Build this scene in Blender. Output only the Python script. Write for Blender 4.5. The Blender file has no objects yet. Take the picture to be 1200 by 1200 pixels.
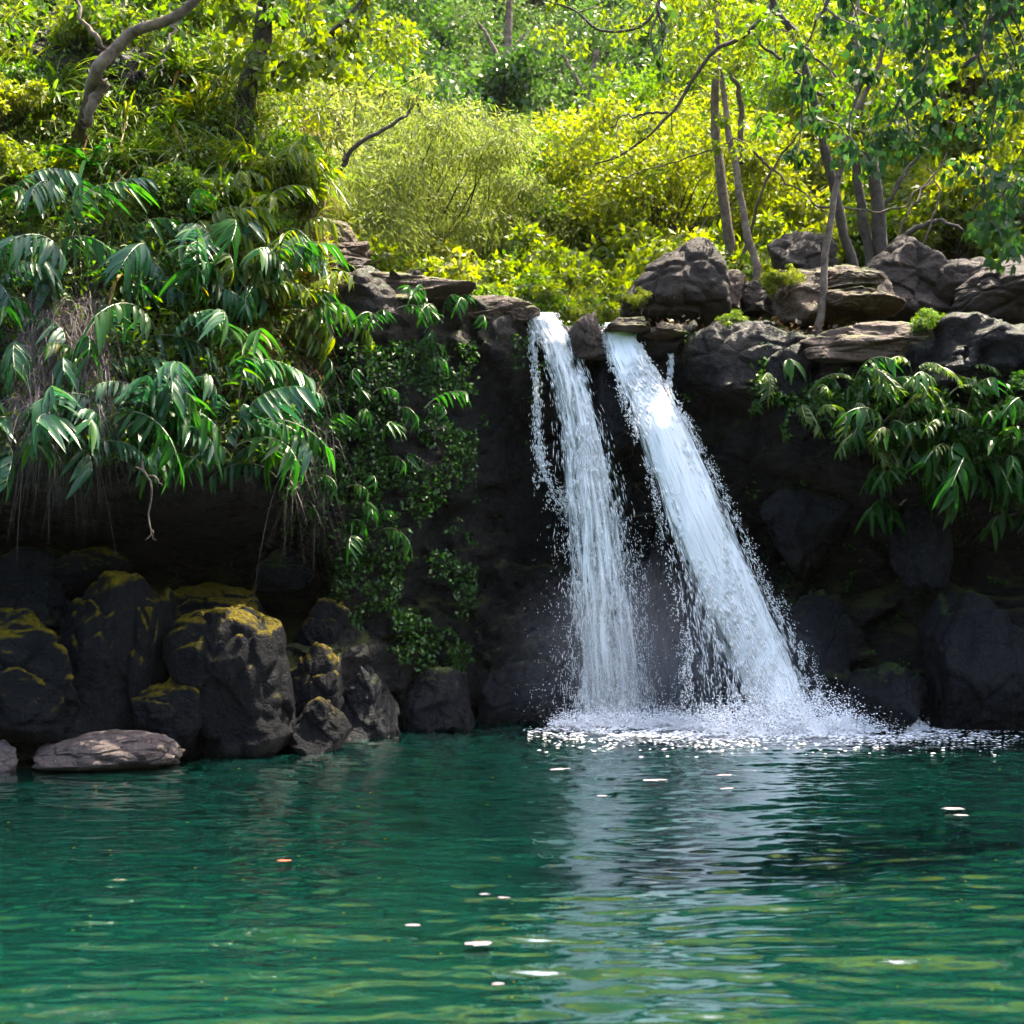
import bpy, math, random
import numpy as np
from mathutils import Vector, Matrix

random.seed(7)
RNG = np.random.default_rng(11)
SC = bpy.context.scene
COL = SC.collection
CAMZ, F, CX, HY = 1.7, 1500.0, 600.0, 685.0
R = math.radians

def P(px, py, Y):
    return ((px - CX) / F * Y, Y, CAMZ + (HY - py) / F * Y)

# ------------------------------------------------------------------ noise
_perm = np.random.default_rng(3).permutation(256).astype(np.int64)
_perm = np.concatenate([_perm, _perm, _perm])
_g = np.random.default_rng(5).normal(size=(256, 3)); _g /= np.linalg.norm(_g, axis=1)[:, None]

def pn(x, y, z):
    x, y, z = np.broadcast_arrays(np.asarray(x, float), y, z)
    xi, yi, zi = np.floor(x).astype(np.int64), np.floor(y).astype(np.int64), np.floor(z).astype(np.int64)
    xf, yf, zf = x - xi, y - yi, z - zi
    xi &= 255; yi &= 255; zi &= 255
    def fade(t): return t * t * t * (t * (t * 6 - 15) + 10)
    u, v, w = fade(xf), fade(yf), fade(zf)
    def gr(dx, dy, dz):
        h = _perm[_perm[_perm[xi + dx] + yi + dy] + zi + dz]
        g = _g[h]
        return g[..., 0] * (xf - dx) + g[..., 1] * (yf - dy) + g[..., 2] * (zf - dz)
    def L(a, b, t): return a + (b - a) * t
    return L(L(L(gr(0, 0, 0), gr(1, 0, 0), u), L(gr(0, 1, 0), gr(1, 1, 0), u), v),
             L(L(gr(0, 0, 1), gr(1, 0, 1), u), L(gr(0, 1, 1), gr(1, 1, 1), u), v), w)

def fbm(x, y, z, o=4, lac=2.05, gain=.5):
    s = 0; a = 1
    for k in range(o):
        s = s + a * pn(x * lac**k + 7.3 * k, y * lac**k + 3.1 * k, z * lac**k + 11.7 * k); a *= gain
    return s

_cp = np.random.default_rng(9).random((4096, 4))
def worley(x, y, z):
    """F1, F2 and a random value for the nearest cell"""
    x = np.asarray(x, float); y = np.asarray(y, float) + 0 * x; z = np.asarray(z, float) + 0 * x
    xi, yi, zi = np.floor(x).astype(np.int64), np.floor(y).astype(np.int64), np.floor(z).astype(np.int64)
    f1 = np.full(x.shape, 9.); f2 = np.full(x.shape, 9.); c = np.zeros(x.shape)
    for a in (-1, 0, 1):
        for b in (-1, 0, 1):
            for d in (-1, 0, 1):
                X, Y, Z = xi + a, yi + b, zi + d
                h = (X * 73856093 ^ Y * 19349663 ^ Z * 83492791) & 4095
                p = _cp[h]
                dd = np.sqrt((X + p[..., 0] - x)**2 + (Y + p[..., 1] - y)**2 + (Z + p[..., 2] - z)**2)
                m = dd < f1
                f2 = np.where(m, f1, np.minimum(f2, dd)); c = np.where(m, p[..., 3], c); f1 = np.where(m, dd, f1)
    return f1, f2, c

# ------------------------------------------------------------------ object helpers
def tag(o, label=None, cat=None, group=None, kind=None):
    if label: o['label'] = label
    if cat: o['category'] = cat
    if group: o['group'] = group
    if kind: o['kind'] = kind
    return o

def empty(name, loc, label=None, cat=None, group=None, kind=None):
    o = bpy.data.objects.new(name, None); COL.objects.link(o); o.location = loc
    o.empty_display_size = .2
    return tag(o, label, cat, group, kind)

def link(name, me, mat, parent=None, smooth=False):
    o = bpy.data.objects.new(name, me); COL.objects.link(o)
    if mat:
        for m in (mat if isinstance(mat, (list, tuple)) else [mat]): me.materials.append(m)
    if smooth: me.polygons.foreach_set('use_smooth', np.ones(len(me.polygons), bool))
    if parent: o.parent = parent
    return o

def np_mesh(name, V, Fq):
    """V (n,3), Fq (m,k) with constant k"""
    V = np.ascontiguousarray(V, np.float32); Fq = np.ascontiguousarray(Fq, np.int32)
    me = bpy.data.meshes.new(name); k = Fq.shape[1]
    me.vertices.add(len(V)); me.vertices.foreach_set('co', V.ravel())
    me.loops.add(Fq.size); me.loops.foreach_set('vertex_index', Fq.ravel())
    me.polygons.add(len(Fq)); me.polygons.foreach_set('loop_start', np.arange(0, Fq.size, k, dtype=np.int32))
    me.update(calc_edges=True); me.validate()
    return me

def grid_faces(nu, nv):
    i = np.arange(nu - 1)[:, None] * nv + np.arange(nv - 1)[None, :]
    return np.stack([i, i + nv, i + nv + 1, i + 1], -1).reshape(-1, 4)

class Q:   # quads collector
    def __init__(s): s.v = []; s.f = []; s.n = 0
    def add(s, V, Fq):
        s.v.append(np.asarray(V, float)); s.f.append(np.asarray(Fq, np.int64) + s.n); s.n += len(V)
    def tube(s, pts, rad, k=7, wob=0.0):
        pts = np.asarray(pts, float); n = len(pts)
        rad = np.full(n, rad, float) if np.isscalar(rad) else np.asarray(rad, float)
        t = np.gradient(pts, axis=0); t /= np.linalg.norm(t, axis=1)[:, None] + 1e-9
        up = np.array([0.31, .9, .2]); a = np.cross(t, up); a /= np.linalg.norm(a, axis=1)[:, None] + 1e-9
        b = np.cross(t, a)
        th = np.linspace(0, 2 * math.pi, k, endpoint=False)
        rr = rad[:, None] * (1 + wob * RNG.normal(size=(n, k)))
        V = pts[:, None] + rr[..., None] * (np.cos(th)[None, :, None] * a[:, None] + np.sin(th)[None, :, None] * b[:, None])
        i = np.arange(n - 1)[:, None] * k; j = np.arange(k)[None]; j2 = (j + 1) % k
        Fq = np.stack([i + j, i + j2, i + k + j2, i + k + j], -1).reshape(-1, 4)
        s.add(V.reshape(-1, 3), Fq)
    def mesh(s, name):
        return np_mesh(name, np.concatenate(s.v), np.concatenate(s.f))

def spline(pts, n):
    """Catmull-Rom through pts (k, d)"""
    p = np.asarray(pts, float); p = np.vstack([2 * p[0] - p[1], p, 2 * p[-1] - p[-2]])
    m = len(p) - 3; t = np.linspace(0, m - 1e-6, n); i = t.astype(int); u = (t - i)[:, None]
    a, b, c, d = p[i], p[i + 1], p[i + 2], p[i + 3]
    return .5 * (2 * b + (c - a) * u + (2 * a - 5 * b + 4 * c - d) * u**2 + (-a + 3 * b - 3 * c + d) * u**3)

def wiggle(pts, n, amp, seed=0):
    s = spline(pts, n); k = np.arange(n) * .45
    s[:, 0] += amp * pn(k, seed + .5, 0.3); s[:, 2] += amp * pn(k, seed + .5, 9.3); s[:, 1] += amp * pn(k, seed + .5, 5.3)
    return s

# ------------------------------------------------------------------ materials
def mat(name):
    m = bpy.data.materials.new(name); m.use_nodes = True
    nt = m.node_tree; nt.nodes.clear()
    return m, nt, nt.nodes, nt.links

def nd(N, t, **kw):
    n = N.new(t)
    for k, v in kw.items():
        if k.startswith('i_'):
            n.inputs[k[2:].replace('_', ' ')].default_value = v
        else: setattr(n, k, v)
    return n

def ramp(N, stops, interp='LINEAR'):
    r = N.new('ShaderNodeValToRGB'); e = r.color_ramp; e.interpolation = interp
    while len(e.elements) < len(stops): e.elements.new(.5)
    for el, (p, c) in zip(e.elements, stops):
        el.position = p; el.color = (*c, 1) if len(c) == 3 else c
    return r

def leaf_mat(name, stops, trans=.5, tcol=1.6, gloss=.25, rough=.35, patch=0.0, pscale=.6):
    """leaf colour by random-per-island; translucent so that sun behind lights it up"""
    m, nt, N, L = mat(name)
    geo = N.new('ShaderNodeNewGeometry'); oi = N.new('ShaderNodeObjectInfo')
    add = nd(N, 'ShaderNodeMath', operation='MULTIPLY_ADD'); L.new(geo.outputs['Random Per Island'], add.inputs[0])
    add.inputs[1].default_value = .6
    sc = nd(N, 'ShaderNodeMath', operation='MULTIPLY'); L.new(oi.outputs['Random'], sc.inputs[0]); sc.inputs[1].default_value = .42
    L.new(sc.outputs[0], add.inputs[2])
    last = add.outputs[0]
    r = ramp(N, stops); L.new(last, r.inputs[0])
    col = r.outputs[0]
    bw = nd(N, 'ShaderNodeHueSaturation'); bw.inputs['Value'].default_value = tcol; L.new(col, bw.inputs['Color'])
    bw.inputs['Hue'].default_value = .496; bw.inputs['Saturation'].default_value = 1.08
    d = N.new('ShaderNodeBsdfDiffuse'); L.new(col, d.inputs['Color'])
    t = N.new('ShaderNodeBsdfTranslucent'); L.new(bw.outputs[0], t.inputs['Color'])
    mx = N.new('ShaderNodeMixShader'); mx.inputs[0].default_value = trans
    L.new(d.outputs[0], mx.inputs[1]); L.new(t.outputs[0], mx.inputs[2])
    g = N.new('ShaderNodeBsdfGlossy'); g.inputs['Roughness'].default_value = rough; g.inputs['Color'].default_value = (1, .98, .85, 1)
    fr = N.new('ShaderNodeLayerWeight'); fr.inputs['Blend'].default_value = .35
    ml = nd(N, 'ShaderNodeMath', operation='MULTIPLY_ADD'); L.new(fr.outputs['Facing'], ml.inputs[0]); ml.inputs[1].default_value = gloss; ml.inputs[2].default_value = gloss * .25
    m2 = N.new('ShaderNodeMixShader'); L.new(ml.outputs[0], m2.inputs[0]); L.new(mx.outputs[0], m2.inputs[1]); L.new(g.outputs[0], m2.inputs[2])
    o = N.new('ShaderNodeOutputMaterial'); L.new(m2.outputs[0], o.inputs[0])
    return m

def rock_mat(name, dark, light, moss=.0, mosscol=(.09, .085, .006), mosscol2=(.03, .05, .008), rough=.6, wetz=None, scale=1.0, bump=1.0, mossup=.55, spec=.3, ridge=0.0):
    m, nt, N, L = mat(name)
    tc = N.new('ShaderNodeTexCoord'); geo = N.new('ShaderNodeNewGeometry')
    pos = geo.outputs['Position']
    n1 = nd(N, 'ShaderNodeTexNoise', i_Scale=1.7 * scale, i_Detail=9.0, i_Roughness=.62); L.new(pos, n1.inputs['Vector'])
    n2 = nd(N, 'ShaderNodeTexNoise', i_Scale=14 * scale, i_Detail=7.0, i_Roughness=.7); L.new(pos, n2.inputs['Vector'])
    vo = nd(N, 'ShaderNodeTexVoronoi', i_Scale=5.5 * scale); vo.feature = 'DISTANCE_TO_EDGE'
    wv = nd(N, 'ShaderNodeMix', data_type='RGBA', i_Factor=.25); L.new(pos, wv.inputs['A']); L.new(n1.outputs['Color'], wv.inputs['B']); L.new(wv.outputs['Result'], vo.inputs['Vector'])
    r1 = ramp(N, [(.3, dark), (.52, tuple((a + b) / 2 for a, b in zip(dark, light))), (.72, light)])
    mm = nd(N, 'ShaderNodeMix', data_type='FLOAT', i_Factor=.45); L.new(n1.outputs[0], mm.inputs['A']); L.new(n2.outputs[0], mm.inputs['B']); L.new(mm.outputs['Result'], r1.inputs[0])
    # lichen specks
    n3 = nd(N, 'ShaderNodeTexNoise', i_Scale=38 * scale, i_Detail=3.0); L.new(pos, n3.inputs['Vector'])
    r3 = ramp(N, [(.62, (0, 0, 0)), (.7, (1, 1, 1))]); L.new(n3.outputs[0], r3.inputs[0])
    ls = nd(N, 'ShaderNodeMix', data_type='RGBA'); ls.inputs['B'].default_value = (light[0] * 1.9, light[1] * 1.9, light[2] * 1.95, 1)
    lf = nd(N, 'ShaderNodeMath', operation='MULTIPLY'); L.new(r3.outputs[0], lf.inputs[0]); lf.inputs[1].default_value = .45
    L.new(lf.outputs[0], ls.inputs['Factor']); L.new(r1.outputs[0], ls.inputs['A'])
    col = ls.outputs['Result']
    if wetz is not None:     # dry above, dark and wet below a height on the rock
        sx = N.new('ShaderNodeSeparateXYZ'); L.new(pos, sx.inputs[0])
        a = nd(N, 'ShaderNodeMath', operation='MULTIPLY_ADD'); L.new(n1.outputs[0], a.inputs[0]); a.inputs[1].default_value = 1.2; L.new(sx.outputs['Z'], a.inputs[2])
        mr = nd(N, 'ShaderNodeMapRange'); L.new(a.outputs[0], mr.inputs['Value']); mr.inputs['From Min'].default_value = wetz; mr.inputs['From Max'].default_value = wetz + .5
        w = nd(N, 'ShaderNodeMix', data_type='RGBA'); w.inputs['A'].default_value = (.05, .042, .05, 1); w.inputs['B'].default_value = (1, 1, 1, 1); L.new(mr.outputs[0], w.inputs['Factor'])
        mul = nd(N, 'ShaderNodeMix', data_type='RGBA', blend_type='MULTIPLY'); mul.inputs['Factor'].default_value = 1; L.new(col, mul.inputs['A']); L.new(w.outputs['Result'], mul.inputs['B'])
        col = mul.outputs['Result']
    if moss > 0:
        sn = N.new('ShaderNodeSeparateXYZ'); L.new(geo.outputs['Normal'], sn.inputs[0])
        nm = nd(N, 'ShaderNodeTexNoise', i_Scale=2.6, i_Detail=6.0, i_Roughness=.65); L.new(pos, nm.inputs['Vector'])
        a = nd(N, 'ShaderNodeMath', operation='MULTIPLY_ADD'); L.new(nm.outputs[0], a.inputs[0]); a.inputs[1].default_value = 1.5
        mp_ = nd(N, 'ShaderNodeMath', operation='MULTIPLY_ADD'); L.new(geo.outputs['Pointiness'], mp_.inputs[0]); mp_.inputs[1].default_value = ridge; mp_.inputs[2].default_value = -ridge * .5; mz0 = nd(N, 'ShaderNodeMath', operation='ADD'); L.new(mp_.outputs[0], mz0.inputs[0]); L.new(sn.outputs['Z'], mz0.inputs[1])
        mz = nd(N, 'ShaderNodeMath', operation='MULTIPLY_ADD'); L.new(sn.outputs['X'], mz.inputs[0]); mz.inputs[1].default_value = .12; L.new(mz0.outputs[0], mz.inputs[2]); L.new(mz.outputs[0], a.inputs[2])  # right-facing weight paints the sunlit side into the moss
        mr = nd(N, 'ShaderNodeMapRange'); L.new(a.outputs[0], mr.inputs['Value'])
        mr.inputs['From Min'].default_value = mossup + 1.0 - moss; mr.inputs['From Max'].default_value = mossup + 1.25 - moss
        sz_ = N.new('ShaderNodeSeparateXYZ'); L.new(pos, sz_.inputs[0]); tl = nd(N, 'ShaderNodeMapRange'); L.new(sz_.outputs['Z'], tl.inputs['Value']); tl.inputs['From Min'].default_value = .3; tl.inputs['From Max'].default_value = .75
        tm = nd(N, 'ShaderNodeMath', operation='MULTIPLY'); L.new(tl.outputs[0], tm.inputs[0]); L.new(mr.outputs[0], tm.inputs[1])
        mc = ramp(N, [(.35, mosscol2), (.65, mosscol)]); L.new(n2.outputs[0], mc.inputs[0])
        mxm = nd(N, 'ShaderNodeMix', data_type='RGBA'); L.new(tm.outputs[0], mxm.inputs['Factor']); L.new(col, mxm.inputs['A']); L.new(mc.outputs[0], mxm.inputs['B'])
        col = mxm.outputs['Result']
    b = nd(N, 'ShaderNodeBsdfPrincipled'); L.new(col, b.inputs['Base Color']); b.inputs['Specular IOR Level'].default_value = spec
    rr = nd(N, 'ShaderNodeMapRange'); L.new(n2.outputs[0], rr.inputs['Value']); rr.inputs['To Min'].default_value = rough - .22; rr.inputs['To Max'].default_value = rough + .2
    L.new(rr.outputs[0], b.inputs['Roughness'])
    # bump
    c = nd(N, 'ShaderNodeMath', operation='MULTIPLY_ADD'); L.new(n2.outputs[0], c.inputs[0]); c.inputs[1].default_value = .55; L.new(n1.outputs[0], c.inputs[2])
    vr = ramp(N, [(0, (0, 0, 0)), (.06, (1, 1, 1))]); L.new(vo.outputs[0], vr.inputs[0])
    c2 = nd(N, 'ShaderNodeMath', operation='MULTIPLY_ADD'); L.new(vr.outputs[0], c2.inputs[0]); c2.inputs[1].default_value = .12; L.new(c.outputs[0], c2.inputs[2])
    bp = nd(N, 'ShaderNodeBump', i_Strength=.9 * bump, i_Distance=.09); L.new(c2.outputs[0], bp.inputs['Height']); L.new(bp.outputs[0], b.inputs['Normal'])
    o = N.new('ShaderNodeOutputMaterial'); L.new(b.outputs[0], o.inputs[0])
    return m

def bark_mat(name, c1, c2, scale=9):
    m, nt, N, L = mat(name)
    geo = N.new('ShaderNodeNewGeometry')
    n = nd(N, 'ShaderNodeTexNoise', i_Scale=float(scale), i_Detail=6.0, i_Roughness=.7); L.new(geo.outputs['Position'], n.inputs['Vector'])
    r = ramp(N, [(.38, c1), (.62, c2)]); L.new(n.outputs[0], r.inputs[0])
    b = nd(N, 'ShaderNodeBsdfPrincipled', i_Roughness=.85); L.new(r.outputs[0], b.inputs['Base Color'])
    bp = nd(N, 'ShaderNodeBump', i_Strength=.8, i_Distance=.03); L.new(n.outputs[0], bp.inputs['Height']); L.new(bp.outputs[0], b.inputs['Normal'])
    o = N.new('ShaderNodeOutputMaterial'); L.new(b.outputs[0], o.inputs[0])
    return m

M = {}
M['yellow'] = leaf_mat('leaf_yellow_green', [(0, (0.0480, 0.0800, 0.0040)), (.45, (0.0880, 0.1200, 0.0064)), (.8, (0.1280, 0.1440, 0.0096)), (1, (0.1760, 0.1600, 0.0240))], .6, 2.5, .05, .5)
M['bright'] = leaf_mat('leaf_bright_green', [(0, (0.0240, 0.0680, 0.0048)), (.5, (0.0520, 0.1040, 0.0064)), (.9, (0.0880, 0.1280, 0.0080)), (1, (0.1600, 0.1360, 0.0160))], .6, 2.4, .06, .45)
M['olive'] = leaf_mat('leaf_feathery_olive', [(0, (.060, .090, .012)), (.5, (.105, .135, .022)), (1, (.16, .17, .038))], .6, 2.2, .04, .5)
M['mid'] = leaf_mat('leaf_mid_green', [(0, (0.0144, 0.0440, 0.0064)), (.6, (0.0320, 0.0720, 0.0080)), (1, (0.0600, 0.0960, 0.0112))], .5, 2.1, .06, .4)
M['far'] = leaf_mat('leaf_far_green', [(0, (.035, .075, .018)), (.6, (.06, .105, .022)), (1, (.10, .13, .028))], .5, 1.9, .03, .5)
M['overhang'] = leaf_mat('leaf_overhang', [(0, (0.0120, 0.0400, 0.0112)), (.7, (0.0200, 0.0600, 0.0128)), (1, (0.0400, 0.0800, 0.0096))], .45, 1.9, .04, .45)
M['ginger'] = leaf_mat('ginger_leaf', [(0, (.010, .050, .006)), (.5, (.016, .075, .008)), (.85, (.04, .10, .006)), (1, (.12, .11, .006))], .5, 2.3, .03, .3)
M['ginger_blue'] = leaf_mat('ginger_leaf_blue', [(0, (.012, .055, .022)), (.6, (.022, .085, .030)), (1, (.05, .11, .02))], .4, 1.9, .07, .3)
M['ginger_lit'] = leaf_mat('ginger_leaf_sunlit_yellow', [(0, (0.0400, 0.0800, 0.0080)), (.5, (0.0800, 0.1200, 0.0096)), (.8, (0.1280, 0.1360, 0.0096)), (1, (0.2080, 0.1200, 0.0120))], .55, 2.3, .04, .34)  # lighter copy of the ginger leaf with sunlight painted in; also colours yellow specks
M['ivy'] = leaf_mat('ivy_leaf', [(0, (.012, .045, .006)), (.6, (.022, .075, .008)), (1, (.05, .105, .008))], .4, 1.8, .06, .35)
M['grass'] = leaf_mat('grass_blade', [(0, (0.0240, 0.0720, 0.0048)), (.6, (0.0640, 0.1120, 0.0080)), (1, (0.1600, 0.1520, 0.0400))], .5, 2.1, .06, .4)
M['straw'] = leaf_mat('dry_straw', [(0, (0.0800, 0.0600, 0.0480)), (.6, (0.1360, 0.1040, 0.0960)), (1, (0.2080, 0.1600, 0.1360))], .25, 1.2, .05, .6)
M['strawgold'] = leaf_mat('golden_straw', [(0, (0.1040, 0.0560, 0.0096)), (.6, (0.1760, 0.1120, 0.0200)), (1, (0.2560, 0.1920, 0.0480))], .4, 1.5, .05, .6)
M['dead'] = leaf_mat('dead_leaf', [(0, (.25, .10, .006)), (1, (.35, .18, .01))], .4, 1.5, .1, .5)
M['sky_glint'] = leaf_mat('pale_glint', [(0, (.11, .075, .09)), (1, (.17, .13, .15))], .2, 1.0, .1, .5)  # pinkish white of the water's glints put into a colour
M['orangeleaf'] = leaf_mat('orange_leaf', [(0, (.3, .04, .01)), (1, (.3, .04, .01))], .2, 1.0, .1, .5)
M['redflower'] = leaf_mat('red_flower', [(0, (.7, .06, .02)), (1, (.8, .12, .04))], .4, 1.0, .1, .5)
M['litter'] = leaf_mat('leaf_litter', [(0, (.03, .015, .008)), (.6, (.07, .04, .018)), (1, (.14, .08, .03))], .2, 1.2, .05, .5)
M['stem'] = leaf_mat('plant_stem', [(0, (0.0400, 0.0560, 0.0096)), (1, (0.1120, 0.1040, 0.0400))], .1, 1.0, .25, .4)
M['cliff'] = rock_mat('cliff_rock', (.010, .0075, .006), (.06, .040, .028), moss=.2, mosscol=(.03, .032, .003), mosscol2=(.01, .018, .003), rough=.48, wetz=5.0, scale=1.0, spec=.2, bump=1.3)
M['rock_dry'] = rock_mat('crest_rock', (.022, .012, .007), (.13, .076, .046), moss=.12, mosscol=(.12, .11, .01), rough=.7)
M['rock_dark'] = rock_mat('dark_boulder_rock', (.012, .0068, .0042), (.055, .032, .020), moss=0, rough=.7, scale=1.6)
M['rock_moss'] = rock_mat('mossy_boulder_rock', (.0010, .0011, .0015), (.0065, .0072, .009), moss=.18, ridge=5.0, mosscol=(.13, .09, .002), mosscol2=(.012, .014, .001), rough=.6, scale=1.3, mossup=.55, spec=.08)  # real moss, with the sunlit gold of its rims put into the colour
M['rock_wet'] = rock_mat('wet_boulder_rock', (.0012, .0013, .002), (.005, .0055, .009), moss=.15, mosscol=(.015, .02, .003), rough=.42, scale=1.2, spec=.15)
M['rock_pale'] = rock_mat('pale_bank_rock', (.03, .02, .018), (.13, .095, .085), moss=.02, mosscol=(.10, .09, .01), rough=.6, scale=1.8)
M['bark_dark'] = bark_mat('dark_bark', (.025, .016, .010), (.07, .045, .03))
M['bark_pale'] = bark_mat('pale_bark', (.045, .026, .015), (.19, .125, .085), 6)
M['bark_brown'] = bark_mat('brown_bark', (.05, .03, .015), (.13, .08, .045))

# ------------------------------------------------------------------ cliff surface function
def px_at(X, Y): return CX + F * X / Y
_bx = np.array([-900, -300, 0, 200, 290, 350, 400, 480, 560, 640, 800, 880, 950, 1050, 1200, 1500, 2200.])
_by = np.array([11.2, 11.9, 12.5, 12.9, 13.4, 14.0, 14.5, 15.2, 15.9, 16.45, 16.4, 16.0, 15.7, 15.4, 14.8, 14.2, 13.0])
_BX = (_bx - CX) / F * _by
_cx = np.array([-900, -300, -60, 60, 200, 300, 345, 385, 430, 480, 540, 600, 640, 700, 760, 870, 940, 1100, 1200, 1500, 2200.])
_cz = np.array([10.5, 10.0, 9.4, 8.9, 7.9, 6.9, 6.2, 5.5, 5.38, 5.35, 5.28, 5.22, 5.1, 5.0, 4.92, 4.95, 4.85, 4.75, 4.6, 4.7, 5.2])
_cy = np.interp(_cx, _bx, _by); _CXX = (_cx - CX) / F * (_cy + .5)

def sstep(a, b, x):
    t = np.clip((x - a) / (b - a), 0, 1); return t * t * (3 - 2 * t)

def crest(X): return np.interp(X, _CXX, _cz)
def face(X, z):
    X = np.asarray(X, float); z = np.asarray(z, float)
    y = np.interp(X, _BX, _by)
    left = sstep(-1.6, -2.6, X)
    slope = np.maximum(0, z - 2.9)
    y = y + left * (.62 * slope)                                   # vegetated bank leans back
    cave = np.exp(-((z - 1.75) / .62)**2) * sstep(-1.9, -2.7, X) * 1.0
    y = y + 3.2 * cave                                             # dark hollow under the bank
    right = sstep(2.0, 3.0, X)
    y = y + right * (.9 * np.exp(-((z - 2.0) / .8)**2) - .25 * np.exp(-((z - 3.4) / .7)**2))
    y = y + .35 * np.exp(-((X - 1.2) / 1.7)**4) * sstep(4.6, 3.6, z)
    return y

def disp(X, Y, Z):
    d = .42 * fbm(X * .7, Y * .7, Z * .7, 3)
    wx = X + .35 * pn(X * 1.3, Y * 1.3, Z * 1.3); wz = Z + .35 * pn(X * 1.3 + 9, Y * 1.3, Z * 1.3)
    f1, f2, c = worley(wx * .75, Y * .75, wz * 1.1)
    d = d + .50 * (c - .5) - .05 * np.exp(-((f2 - f1) / .05)**2) + .22 * (1 - np.abs(fbm(X * 1.1, Y, Z * 1.6, 4)) * 2.2)
    f1, f2, c = worley(wx * 2.6 + 5, Y * 2.6, wz * 3.4)
    d = d + .18 * (c - .5) - .02 * np.exp(-((f2 - f1) / .06)**2)
    d = d + .05 * fbm(X * 5, Y * 5, Z * 5, 3)
    return d

def surf(px, py, off=0.0):
    """point of the cliff face seen in direction (px, py), pulled off towards the pool"""
    Y = 13.5
    for _ in range(40):
        X = (px - CX) / F * Y; Z = CAMZ + (HY - py) / F * Y
        Y = .6 * Y + .4 * float(face(X, Z))
    Y -= off
    return np.array(P(px, py, Y))

def make_cliff():
    nu, nf, nt = 560, 250, 60
    Xs = np.linspace(-10.5, 12.5, nu)
    cr = crest(Xs) + .10 * fbm(Xs * 1.1, .5, .2, 4) * sstep(-3, -1.5, Xs)
    v = np.linspace(0, 1, nf)
    Z = -1.3 + (cr[:, None] + 1.3) * v[None, :]
    X = np.repeat(Xs[:, None], nf, 1)
    Y = face(X, Z)
    rnd = .35
    q = np.clip((Z - (cr[:, None] - rnd)) / rnd, 0, 1)
    Y = Y + rnd * (1 - np.sqrt(np.maximum(0, 1 - q**2))) * .8
    # top going back
    t = np.linspace(0, 1, nt + 1)[1:]
    Xt = np.repeat(Xs[:, None], nt, 1); y0 = Y[:, -1:]
    Yt = y0 + t[None, :]**1.3 * (21.5 - y0)
    Zt = cr[:, None] + 0 * Xt
    X = np.concatenate([X, Xt], 1); Y = np.concatenate([Y, Yt], 1); Z = np.concatenate([Z, Zt], 1)
    d = disp(X, Y, Z)
    topw = np.concatenate([np.zeros((nu, nf)), sstep(0, .12, t)[None, :] + 0 * Xt], 1)
    falls = np.exp(-((X - .9) / 1.1)**2)
    d = d * (1 - .6 * falls)
    Y = Y - d * (1 - topw)
    Z = Z + d * .45 * topw + (.25 * d * sstep(-1.0, 0, Z - cr[:, None])) * (1 - topw)
    V = np.stack([X, Y, Z], -1).reshape(-1, 3)
    me = np_mesh('cliff', V, grid_faces(nu, nf + nt))
    o = link('cliff', me, M['cliff'], smooth=True)
    tag(o, 'dark wet basalt cliff that the waterfall drops over into the pool', 'cliff', kind='structure')
make_cliff()

# ------------------------------------------------------------------ hillside terrain behind
def terr(X, Y):
    X = np.asarray(X, float); Y = np.asarray(Y, float)
    xc = .3 - (Y - 18) * .04
    side_r = np.maximum(0, X - xc - 1.6 - (Y - 18) * .05); side_l = np.maximum(0, -(X - xc) - 2.2 - (Y - 18) * .03)
    b = 4.72 + .13 * np.maximum(0, Y - 18) + .42 * np.maximum(0, Y - 44) + .3 * np.maximum(0, Y - 62) + .9 * np.maximum(0, Y - 72)  # far slope raised out of view to keep sky out of the reflections
    z = b + .42 * side_r**.95 * sstep(17, 25, Y) + .55 * side_l**.97 * sstep(15, 21, Y)
    return z + .6 * fbm(X * .16, Y * .16, .4, 3) * sstep(19, 30, Y) + .1 * fbm(X * .9, Y * .9, .4, 3)

def make_terrain():
    nu, nv = 220, 220
    xs = np.linspace(-1, 1, nu); ys = 19.5 + 120 * np.linspace(0, 1, nv)**1.8
    X = (xs[:, None] * (12 + ys[None, :] * .75)); Y = np.repeat(ys[None, :], nu, 0)
    Z = terr(X, Y)
    # left bank is high at its near edge
    Z = Z - .02
    me = np_mesh('hillside', np.stack([X, Y, Z], -1).reshape(-1, 3), grid_faces(nu, nv))
    m, nt, N, L = mat('hillside_undergrowth')
    geo = N.new('ShaderNodeNewGeometry')
    n = nd(N, 'ShaderNodeTexNoise', i_Scale=3.0, i_Detail=9.0, i_Roughness=.75); L.new(geo.outputs['Position'], n.inputs['Vector'])
    r = ramp(N, [(.35, (.02, .035, .006)), (.5, (.05, .08, .01)), (.66, (.12, .12, .03))]); L.new(n.outputs[0], r.inputs[0])
    b = nd(N, 'ShaderNodeBsdfPrincipled', i_Roughness=.9); L.new(r.outputs[0], b.inputs['Base Color'])
    bp = nd(N, 'ShaderNodeBump', i_Strength=1.0, i_Distance=.3); L.new(n.outputs[0], bp.inputs['Height']); L.new(bp.outputs[0], b.inputs['Normal'])
    o = N.new('ShaderNodeOutputMaterial'); L.new(b.outputs[0], o.inputs[0])
    tag(link('hillside', me, m, smooth=True), 'overgrown valley hillside rising behind the waterfall', 'hillside', kind='structure')
    # pool bed, reaches all round the camera
    nu = 60; xs = np.linspace(-40, 40, nu); ys = np.linspace(-40, 24, nu)
    X, Y = np.meshgrid(xs, ys, indexing='ij'); Z = -1.6 + .2 * fbm(X * .3, Y * .3, .1, 3)
    me = np_mesh('pool_bed', np.stack([X, Y, Z], -1).reshape(-1, 3), grid_faces(nu, nu))
    tag(link('pool_bed', me, M['rock_wet'], smooth=True), 'rocky bed under the green pool', 'ground', kind='structure')
make_terrain()
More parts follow.
